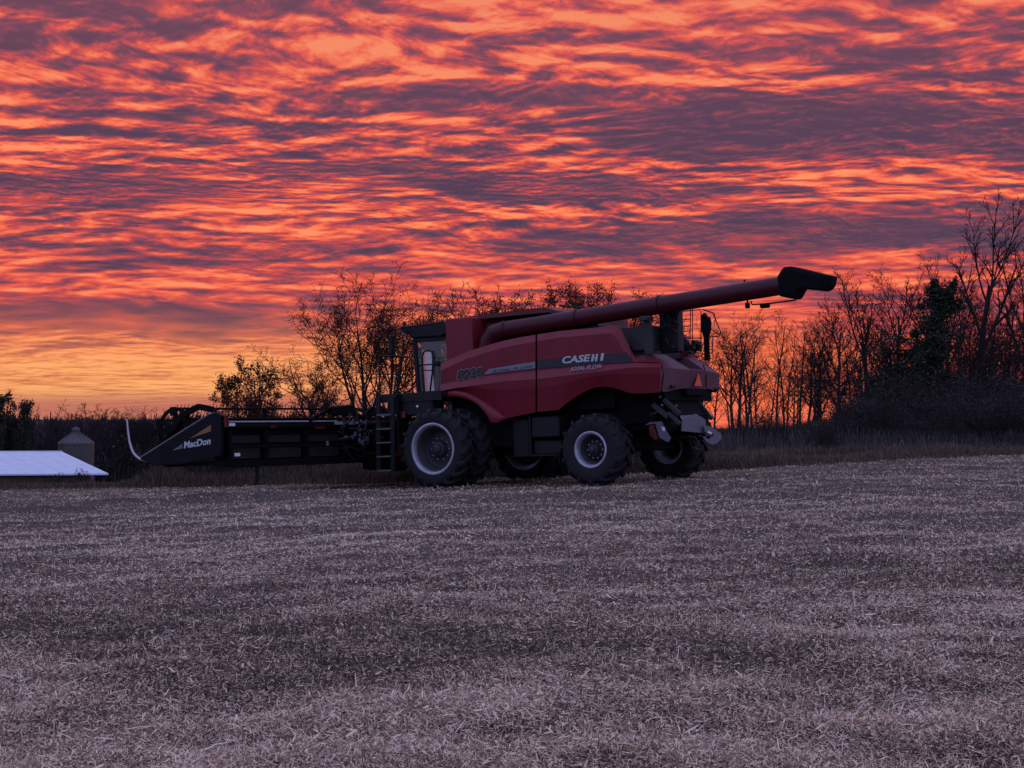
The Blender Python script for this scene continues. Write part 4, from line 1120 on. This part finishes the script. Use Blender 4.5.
def make_tree(name, seed, h, rad, P, maxlev=4, leaves=None, multi=1, leaf_mat=None, trunk_lev=1, twig_mat=None):
    """trunk (with its main limbs) and crown, base at the origin"""
    r = random.Random(seed); g = np.random.default_rng(seed); sk = Skel()
    for k in range(multi):
        an = r.uniform(0, 6.28); lean = P.get('lean', .05) if multi == 1 else P.get('lean', .2)
        d = Vector((math.cos(an) * lean * r.uniform(.4, 1), math.sin(an) * lean * r.uniform(.4, 1), 1)).normalized()
        base = Vector((0, 0, -.3)) if multi == 1 else Vector((math.cos(an) * .25, math.sin(an) * .25, -.3))
        grow(sk, r, base, d, h * P['trunk'] * r.uniform(.85, 1.1), rad * (1 if multi == 1 else r.uniform(.55, .9)), 0, maxlev, P)
    root = empty(name)
    v, f = skin([b for b in sk.br if b[2] <= trunk_lev]); np_mesh('trunk', v, f, M['bark'], root, True)
    fine = [b for b in sk.br if b[2] > trunk_lev]
    v, f = skin(fine, P.get('twig', 1.0)); mi = np.zeros(len(f), int); tone = g.random(len(f))
    mats = [twig_mat or M['twig']]
    if leaves:
        tips = np.array([p[:] for pts, rs, lev in fine if lev >= maxlev - 1 for p in pts[1:]])
        clump = g.random(len(tips))
        n, size, spread, patch = leaves
        # leaves hang on in clumps
        wgt = (vnoise3(tips, patch, seed) ** 3 + .02) * (P.get('low', 1.0) + np.clip((tips[:, 2] / h - .3) * 2.2, 0, 1)); wgt /= wgt.sum()
        idx = g.choice(len(tips), n, p=wgt); c = tips[idx] + g.normal(0, spread, (n, 3))
        lv, lf = leaf_quads(c, size * g.uniform(.6, 1.3, n), g)
        f = np.concatenate([f, lf + len(v)]); v = np.concatenate([v, lv]); mi = np.concatenate([mi, np.ones(n, int)]); tone = np.concatenate([tone, g.random(n)])
        mats.append(leaf_mat or M['leaf_brown'])
    np_mesh('crown', v, f, mats, root, mat_idx=mi, attr=tone)
    return root
def vnoise3(p, s, seed):
    return vnoise(p[:, 0] + .37 * p[:, 2] + 50, p[:, 2] + .21 * p[:, 1] + 50, s, seed)

BARE = dict(twig=1.5, trunk=.62, wander=(.05, .12, .16, .2, .22), up=(.02, .07, .06, .04, .02), kids=(12, 7, 5, 4), start=(.28, .25, .2, .15), ang=(38, 38, 40, 42), len=(.62, .52, .5, .5), rr=.6, lean=.06)
TALL = dict(twig=1.5, trunk=.5, wander=(.04, .07, .12, .18, .2), up=(.02, .09, .07, .05, .03), kids=(6, 8, 5, 4), start=(.55, .3, .2, .15), ang=(24, 34, 38, 42), len=(1.0, .38, .5, .5), rr=.7, lean=.03, tip=.3)
SLIM = dict(twig=1.5, trunk=.85, wander=(.05, .12, .18, .2, .2), up=(.03, .06, .05, .04, .02), kids=(15, 5, 4, 3), start=(.2, .2, .2, .2), ang=(42, 40, 42, 42), len=(.34, .5, .5, .5), rr=.5, lean=.08)
SPREAD = dict(twig=1.25, low=.12, trunk=.62, wander=(.08, .14, .18, .22, .24), up=(.03, .05, .03, .02, .0), kids=(9, 7, 5, 4), start=(.36, .2, .2, .1), ang=(40, 40, 42, 45), len=(.62, .55, .5, .5), rr=.6, lean=.28)
BUSH = dict(trunk=.7, wander=(.14, .2, .22, .25), up=(.02, .03, .02, .0), kids=(7, 5, 4), start=(.15, .1, .1), ang=(38, 42, 45), len=(.55, .55, .5), rr=.62, lean=.55)

def at(px, y, dz=0.0):
    x = (px - 512) / FOC * y; return Vector((x, y, nearz(x, y) + dz))
def put(root, px, y, top_row, h_model, rz, label, cat='tree', group=None):
    """stand a tree at a bearing and distance, as tall as the photograph shows it"""
    p = at(px, y); ztop = EYE + (HOR - top_row) * y / FOC; s = (ztop - p.z) / h_model
    root.location = p; root.scale = (s, s, s); root.rotation_euler = (0, 0, rz); tag(root, label, cat, group)
    return root
def height(root): return max(max(v.co.z for v in c.data.vertices) for c in root.children)

# --- single trees that stand out
t = make_tree('leafy_tree', 21, 12, .19, SPREAD, 4, (15000, .034, .11, 2.0), multi=4); HL = height(t)
put(t, 372, 90, 258, HL, 1.0, 'spreading multi-stemmed tree with sparse brown leaves, left of the combine cab')
t = make_tree('small_tree', 5, 5.5, .12, dict(SPREAD, lean=.13, low=1.0, trunk=.8, up=(.06, .12, .08, .04, 0), len=(.42, .5, .5, .5), start=(.2, .2, .2, .1)), 3, (9500, .045, .08, .9), multi=3, leaf_mat=M['leaf_brown']); 
put(t, 257, 70, 355, height(t), .4, 'small bushy tree with dense dark leaves standing behind the header')
t = make_tree('bare_tree', 33, 15, .19, TALL, 4, None, multi=1); HT = height(t)
put(t, 972, 92, 193, HT, 2.2, 'tallest bare tree with forked upright limbs at the right of the wood')
tall0 = t
t = copy_tree(tall0); put(t, 1030, 98, 232, HT, 4.4, 'tall bare tree half cut off by the right edge of the photo')
t = copy_tree(tall0); put(t, 868, 100, 266, HT, 0.4, 'bare forked tree standing just left of the ivy-clad tree')

# --- ivy-clad tree with a leaning leafy head
def ivy_tree():
    g = np.random.default_rng(8); r = random.Random(8); sk = Skel()
    root = empty('ivy_tree')
    P = dict(BARE, kids=(7, 5, 4, 3), trunk=.9)
    grow(sk, r, Vector((0, 0, -.3)), Vector((.10, 0, 1)).normalized(), 9.5, .22, 0, 3, P)
    v, f = skin([b for b in sk.br if b[2] <= 1]); np_mesh('trunk', v, f, M['bark'], root, True)
    v, f = skin([b for b in sk.br if b[2] > 1]); mi = np.zeros(len(f), int); tone = g.random(len(f))
    cs = []
    tr = np.array([p[:] for p in sk.br[0][0]])
    for k in range(75):
        z = g.uniform(4.3, 10.3); x = np.interp(z, tr[:, 2], tr[:, 0]) + (z - 5) * .06 * (g.random() - .3); y = np.interp(z, tr[:, 2], tr[:, 1])
        wd = .25 + .55 * math.sin(max(0, min(1, (z - 4.0) / 6.6)) * math.pi)
        c = np.array([x + g.normal(0, wd * .8), y + g.normal(0, wd * .7), z]); cs.append(c + g.normal(0, 1, (130, 3)) * np.array([.16, .16, .3]))
    for sx in (-.25, .85):                        # two ragged points at the top
        for k in range(10):
            z = 9.6 + k * .14; cs.append(np.array([tr[-1, 0] + sx * (.55 + k * .05), tr[-1, 1], z]) + g.normal(0, 1, (70, 3)) * np.array([.16 - k * .01, .16, .16]))
    c = np.concatenate(cs); lv, lf = leaf_quads(c, g.uniform(.06, .13, len(c)), g)
    f = np.concatenate([f, lf + len(v)]); v = np.concatenate([v, lv]); mi = np.concatenate([mi, np.ones(len(lf), int)]); tone = np.concatenate([tone, g.random(len(lf))])
    np_mesh('crown', v, f, [M['twig'], M['leaf_ivy']], root, mat_idx=mi, attr=tone)
    return root
t = ivy_tree(); put(t, 914, 86, 279, 11.0, 0, 'dark ivy-clad tree with a ragged leaning leafy head in the wood'); t.scale.x *= 1.3

def cedar(seed, h, wid, name='evergreen_tree'):
    g = np.random.default_rng(seed); r = random.Random(seed); sk = Skel(); root = empty(name)
    P = dict(BARE, kids=(26, 5, 3), trunk=1.0, start=(.1, .3, .2), ang=(72, 40, 40), len=(.4 * wid, .4, .4), up=(.02, .0, 0, 0), tip=.12)
    grow(sk, r, Vector((0, 0, -.3)), Vector((0, 0, 1)), h, .16, 0, 2, P)
    v, f = skin([b for b in sk.br if b[2] == 0]); np_mesh('trunk', v, f, M['bark'], root, True)
    v, f = skin([b for b in sk.br if b[2] > 0]); mi = np.zeros(len(f), int); tone = g.random(len(f))
    tips = np.array([p[:] for pts, rs, lev in sk.br if lev >= 1 for p in pts[1:]])
    idx = g.integers(0, len(tips), 9000); c = tips[idx] + g.normal(0, .17, (9000, 3))
    lv, lf = leaf_quads(c, g.uniform(.06, .14, len(c)), g)
    f = np.concatenate([f, lf + len(v)]); v = np.concatenate([v, lv]); mi = np.concatenate([mi, np.ones(len(lf), int)]); tone = np.concatenate([tone, g.random(len(lf))])
    np_mesh('crown', v, f, [M['twig'], M['leaf_dark']], root, mat_idx=mi, attr=tone)
    return root
ced = cedar(4, 7, 1.0); HC = height(ced)
put(ced, 915, 84, 328, HC, 0, 'broad dark evergreen at the foot of the ivy-clad tree')
ced.scale.x *= 1.25; ced.scale.y *= 1.25
t = copy_tree(ced); put(t, 884, 88, 372, HC, 2, 'lower dark evergreen to the left of the ivy-clad tree')
t = copy_tree(ced); put(t, 950, 82, 385, HC, 4, 'squat dark evergreen between the ivy-clad tree and the tallest bare tree')
t = copy_tree(ced); put(t, 21, 150, 395, HC, 1, 'dark pointed evergreen on the far left skyline'); t.scale.x *= .5; t.scale.y *= .5
t = copy_tree(ced); put(t, 2, 150, 389, HC, 3, 'dark rounded tree cut off by the left edge of the photo'); t.scale.x *= .6

# --- the wood: a few bare trees repeated at different heights, turns and distances
protos = []
for i, (P, hh, rr, ml, mu) in enumerate(((BARE, 11, .17, 4, 1), (BARE, 10, .15, 4, 1), (SLIM, 10, .12, 3, 1), (SLIM, 11, .11, 3, 1), (SPREAD, 9, .16, 4, 2), (TALL, 12, .17, 4, 1))):
    protos.append([make_tree('bare_tree', 100 + i, hh, rr, P, ml, None, multi=mu), hh, False])
    protos[-1][1] = height(protos[-1][0])
GW = 'bare trees of the wood behind the field'
def wood(i, px, y, top, rz, label, group=GW):
    p = protos[i]; o = p[0] if not p[2] else copy_tree(p[0]); p[2] = True
    return put(o, px, y, top, p[1], rz, label, 'tree', group)
LW = 'slender bare tree among the crowded trees of the wood right of the combine'
g = np.random.default_rng(17)
named = [(4, 738, 80, 306, 'pale bare tree with arching limbs just right of the combine tail'), (0, 838, 84, 286, 'open-crowned bare tree under the tip of the unloading auger'), (2, 800, 90, 312, None), (3, 775, 95, 308, None), (3, 756, 88, 335, None), (2, 815, 85, 330, None),
         (3, 853, 96, 300, None), (0, 900, 100, 262, None), (5, 945, 104, 250, None), (1, 968, 90, 290, None), (2, 1005, 88, 275, None), (4, 1018, 86, 300, None), (0, 1050, 92, 250, None), (5, 1085, 95, 240, None), (1, 1120, 92, 260, None), (3, 1150, 96, 250, None), (2, 1190, 94, 265, None), (0, 1230, 98, 250, None),
         (3, 730, 96, 345, None), (3, 786, 100, 325, None), (1, 822, 104, 318, None), (2, 880, 92, 310, None), (3, 770, 84, 345, None), (2, 793, 82, 350, None), (2, 714, 105, 340, None), (3, 930, 95, 300, None), (2, 955, 96, 300, None), (1, 990, 108, 285, None)]
for k in range(34): q_ = float(g.uniform(745, 1080)); named.append((int(g.choice([2, 3, 2, 3, 0, 4]) if q_ < 870 else g.integers(0, 6)), q_, float(g.uniform(92, 128)), float(g.uniform(300, 350) if q_ < 870 else g.uniform(310, 372)), None))
for i, px, y, top, lab in named:
    wood(i, px, y, top, g.uniform(0, 6.28), lab or LW)
# trees behind the combine, seen over its roof
LB = 'bare tree crown showing above the roof and grain tank of the combine'
for i, px, y, top in ((3, 446, 116, 286), (0, 478, 118, 282), (4, 503, 115, 279), (0, 530, 122, 286), (1, 665, 118, 312), (3, 458, 125, 290), (4, 640, 120, 290), (2, 486, 116, 284), (2, 520, 120, 284), (4, 625, 116, 292), (0, 690, 112, 318), (1, 480, 108, 300), (2, 515, 112, 302), (3, 600, 118, 305)):
    wood(i, px, y, top, g.uniform(0, 6.28), LB)
lt = make_tree('leafy_tree', 61, 11, .2, BARE, 4, (8500, .048, .11, 1.5)); hl = height(lt)
LC = 'tree top with clumps of brown leaves showing above the unloading auger'
for k, (px, top) in enumerate(((545, 275), (588, 279), (613, 279), (568, 286))):
    put(lt if k == 0 else copy_tree(lt), px, 112 + 3 * k, top, hl, k * 1.7, LC, 'tree', 'leaf-clumped trees behind the auger')
t = copy_tree(lt); put(t, 318, 96, 352, hl, .5, 'low brown-leaved tree at the left foot of the spreading tree')
t = wood(0, 84, 230, 398, .4, 'lone round-headed bare tree on the far left skyline', None); t.scale.x *= 1.5; t.scale.y *= 1.5
for px, top in ((118, 405), (130, 404), (141, 405.5), (45, 404), (160, 407)):
    t = wood(4, px, 240, top, g.uniform(0, 6), 'small bare tree on the far skyline left of the header', 'small far trees on the left skyline')

# --- shrubs of the wood's edge
bsh = []
for i in range(4):
    b = make_tree('shrub', 300 + i, 3.2, .035, BUSH, 3, (1500, .03, .12, 1.0), multi=14, leaf_mat=M['brush'], trunk_lev=0, twig_mat=M['bark']); bsh.append([b, height(b), False])
LS = 'tangled grey bare shrub in the thicket along the foot of the wood'
def shrub(i, px, y, top, lab=LS, grp='shrubs of the thicket'):
    p = bsh[i]; o = p[0] if not p[2] else copy_tree(p[0]); p[2] = True
    put(o, px, y, top, p[1], g.uniform(0, 6.28), lab, 'shrub', grp); k_ = g.uniform(.9, 1.6); o.scale.x *= k_; o.scale.y *= k_
for k in range(100):
    px = 706 + 390 * ((k + g.uniform(0, 1)) / 100) ** .7; y = g.uniform(66, 96)
    shrub(int(g.integers(0, 4)), px, y, (g.uniform(378, 430) if px > 850 else (g.uniform(398, 430) if k % 2 else g.uniform(418, 446))))
for k in range(9): shrub(int(g.integers(0, 4)), g.uniform(858, 1040), g.uniform(80, 98), g.uniform(358, 390), 'tall thin shrub standing up out of the thicket at the foot of the wood', 'tall shrubs of the thicket')
for k in range(12): shrub(int(g.integers(0, 4)), 1100 + 14 * k, g.uniform(80, 96), g.uniform(390, 415))
for k in range(22): shrub(int(g.integers(0, 4)), g.uniform(180, 700), g.uniform(75, 100), g.uniform(406, 428), 'tangled low shrub in the rough ground behind the combine and header', 'shrubs behind the combine')
shrub(1, 828, 58, 412, 'rounded dark shrub at the field edge right of the combine', None)

# undergrowth: fine stems nobody could count
def undergrowth():
    n = 60000; g = np.random.default_rng(9)
    x = g.uniform(6, 55, n); y = np.maximum(edge(x) + 6, 60) + g.gamma(2, 9, n)
    L_ = g.uniform(.2, .95, n) * (.4 + vnoise(x, y, 3, 4)); w = g.uniform(.012, .03, n)
    base = np.stack([x, y, tz(x, y) - .05], 1)
    o = blades(n, base, L_, w, g.uniform(0, 6.28, n), g.normal(1.2, .3, n), g.uniform(-.5, .5, n), g.normal(0, .1, n), 'undergrowth', M['brush'], None, g.beta(2, 2.5, n))
    tag(o, 'thin grey undergrowth along the foot of the wood', 'undergrowth', kind='stuff')
undergrowth()

# the far wooded slope: one mass
def far_wood():
    g = np.random.default_rng(23); C = []; n_ = 0
    for k in range(1300):
        a = g.uniform(-.62, .09); y = g.uniform(255, 330); x = a * y; z0 = nearz(x, y)
        ztop = EYE + (HOR - (414.5 + 4.5 * g.random())) * y / FOC
        h = min(max(ztop - z0, 5), 16); m_ = 230
        q = g.normal(0, 1, (m_, 3)); q /= np.linalg.norm(q, axis=1, keepdims=True); q *= g.random((m_, 1)) ** .4
        C.append(np.array([x, y, z0 + h * .45]) + q * np.array([2.8, 2.8, h * .45]))
    c = np.concatenate(C); n = len(c)
    tone = np.clip(g.beta(2, 2, n) + .5 * (vnoise(c[:, 0] + 400, c[:, 2] + 50, 6, 3) - .5), 0, 1)
    o = blades(n, c, g.uniform(.5, 2.2, n), g.uniform(.06, .22, n), g.uniform(0, 6.28, n), np.clip(g.normal(1.1, .4, n), -.2, 1.57), g.uniform(-.8, .8, n), g.normal(0, .1, n), 'far_wood', M['far_wood'], None, tone, single=True)
    tag(o, 'dark far-off wood covering the slope along the skyline', 'wood', kind='stuff')
far_wood()

# --- field-edge weeds
def weed(seed, h):
    g = np.random.default_rng(seed); r = random.Random(seed); sk = Skel()
    for k in range(6):
        a = r.uniform(0, 6.28); grow(sk, r, Vector((0, 0, -.05)), Vector((math.cos(a) * .35, math.sin(a) * .35, 1)).normalized(), h * r.uniform(.7, 1.05), .010, 1, 2, dict(BUSH, kids=(0, 6, 0), start=(.2, .35, .2)))
    v0, f0 = skin(sk.br)
    tips = np.array([pts[-1][:] for pts, rs, lev in sk.br]); c = np.repeat(tips, 14, 0) + g.normal(0, .05, (len(tips) * 14, 3))
    lv, lf = leaf_quads(c, g.uniform(.02, .05, len(c)), g)
    return np_mesh('weed', np.concatenate([v0, lv]), np.concatenate([f0, lf + len(v0)]), [M['twig'], M['brush']], None, mat_idx=np.r_[np.zeros(len(f0), int), np.ones(len(lf), int)], attr=np.r_[g.random(len(f0)), g.random(len(lf)) * .5])
w0 = weed(71, 1.0); w1 = weed(72, 1.1)
for k, (px, y, h_) in enumerate(((49, 50, 1.15), (56, 50.5, 1.35), (66, 51, 1.3), (83, 50, 1.6), (44, 51.5, .9), (92, 52, 1.2), (70, 49, .8), (232, 48, .9), (118, 50, .9), (160, 49, .8))):
    o = (w0, w1)[k] if k < 2 else copy_tree((w0, w1)[k % 2]); o.location = at(px, y); o.scale = (h_ * .3,) * 3; o.rotation_euler = (0, 0, k * 1.3)
    tag(o, 'dry branching weed with dark seed heads at the left edge of the field', 'weed', 'weeds at the field edge')

# ------------------------------------------------------------------ barn roof and grain bin down the slope
M['roof_metal'] = mat('white_roof_sheet', (.66, .73, .84), .5, metal=.0, var=.06, scale=1.2)
M['barn_wall'] = mat('barn_boards', (.12, .06, .05), .85, var=.3, scale=3)
M['bin_metal'] = mat('galvanised_bin', (.075, .067, .064), .6, metal=.1, var=.2, scale=1.5)
def P3(px, row, y): return Vector(((px - 512) / FOC * y, y, EYE + (HOR - row) * y / FOC))
e1 = P3(108.5, 475.0, 88); r1 = P3(62, 453.0, 97.5)
d1 = Vector((-1, -.13, 0)).normalized(); Lb = 22
e0, r0 = e1 + d1 * Lb, r1 + d1 * Lb
f1 = Vector((2 * r1.x - e1.x, 2 * r1.y - e1.y, e1.z)); f0 = f1 + d1 * Lb
barn = empty('barn', None, ((e1 + f0) / 2 + Vector((0, 0, nearz(e1.x, e1.y) - e1.z))))
tag(barn, 'low barn with a broad pale metal roof down the slope at the left edge', 'barn')
bo = barn.location
def rel(p): return p - bo
m = MB()
for a_, b_, c_, d_ in ((e1, e0, r0, r1), (r1, r0, f0, f1)): m.plate([rel(a_), rel(b_), rel(c_), rel(d_)], (0, 0, .08))
for k in range(24):                                  # standing seams
    q = d1 * (Lb * (k + .5) / 24); m.bar(rel(e1 + q) + Vector((0, 0, .09)), rel(r1 + q) + Vector((0, 0, .09)), .04, .03)
    m.bar(rel(f1 + q) + Vector((0, 0, .09)), rel(r1 + q) + Vector((0, 0, .09)), .04, .03)
m.bar(rel(r1) + Vector((0, 0, .1)), rel(r0) + Vector((0, 0, .1)), .3, .05)
m.build('roof', M['roof_metal'], barn)
m = MB(); zb = nearz(e1.x, e1.y) - .5
i_ = [e1 + d1 * .4, e0 - d1 * .4, f0 - d1 * .4, f1 + d1 * .4]; cen = sum(i_, Vector()) / 4; i_ = [cen + (p - cen) * .96 for p in i_]
gb = [(i_[0] + i_[3]) / 2, (i_[1] + i_[2]) / 2]
top = [Vector((p.x, p.y, e1.z - .02)) for p in i_]; lo = [Vector((p.x, p.y, zb)) for p in i_]
ap = [Vector((gb[0].x, gb[0].y, r1.z - .15)), Vector((gb[1].x, gb[1].y, r1.z - .15))]
V_ = [rel(p) for p in lo + top + ap]
m.add(V_, [(0, 1, 5, 4), (2, 3, 7, 6), (3, 0, 4, 8, 7), (1, 2, 6, 9, 5)]); m.build('wall', M['barn_wall'], barn)

yb = 150; c = P3(76, 444, yb); rad = 17.3 * yb / FOC; zt = c.z + .1; gz = nearz(c.x, c.y)
gbin = empty('grain_bin', None, Vector((c.x, c.y, gz))); tag(gbin, 'round grey grain bin with a conical roof behind the barn', 'grain bin')
m = MB(); prof = [(rad, -.3)]; hh = zt - gz
for k in range(int(hh / .22)):
    z_ = k * .22; prof += [(rad + .03, z_ + .05), (rad, z_ + .16)]
prof.append((rad, hh)); m.lathe(prof, (0, 0, 0), 40, axis='z'); m.build('wall', M['bin_metal'], gbin)
ra = (443 - 432.5) * yb / FOC; m = MB(); m.lathe([(rad + .05, hh - .12), (rad + .05, hh), (rad * .97, hh + ra * .10), (rad * .6, hh + ra * .56), (.28, hh + ra), (.28, hh + ra + .1), (.001, hh + ra + .1)], (0, 0, 0), 40, axis='z')
for k in range(20):
    an = 2 * math.pi * k / 20; cc, ss_ = math.cos(an), math.sin(an)
    m.tube([((rad + .02) * cc, (rad + .02) * ss_, hh + .02), (rad * .97 * cc, rad * .97 * ss_, hh + ra * .10 + .02), (rad * .6 * cc, rad * .6 * ss_, hh + ra * .56 + .02), (.28 * cc, .28 * ss_, hh + ra + .02)], .03, 4)
rf = m.build('roof', M['bin_metal'], gbin)
m = MB(); m.lathe([(.3, hh + ra + .08), (.34, hh + ra + .35), (.001, hh + ra + .5)], (0, 0, 0), 16, axis='z'); m.build('cap', M['bin_metal'], rf)
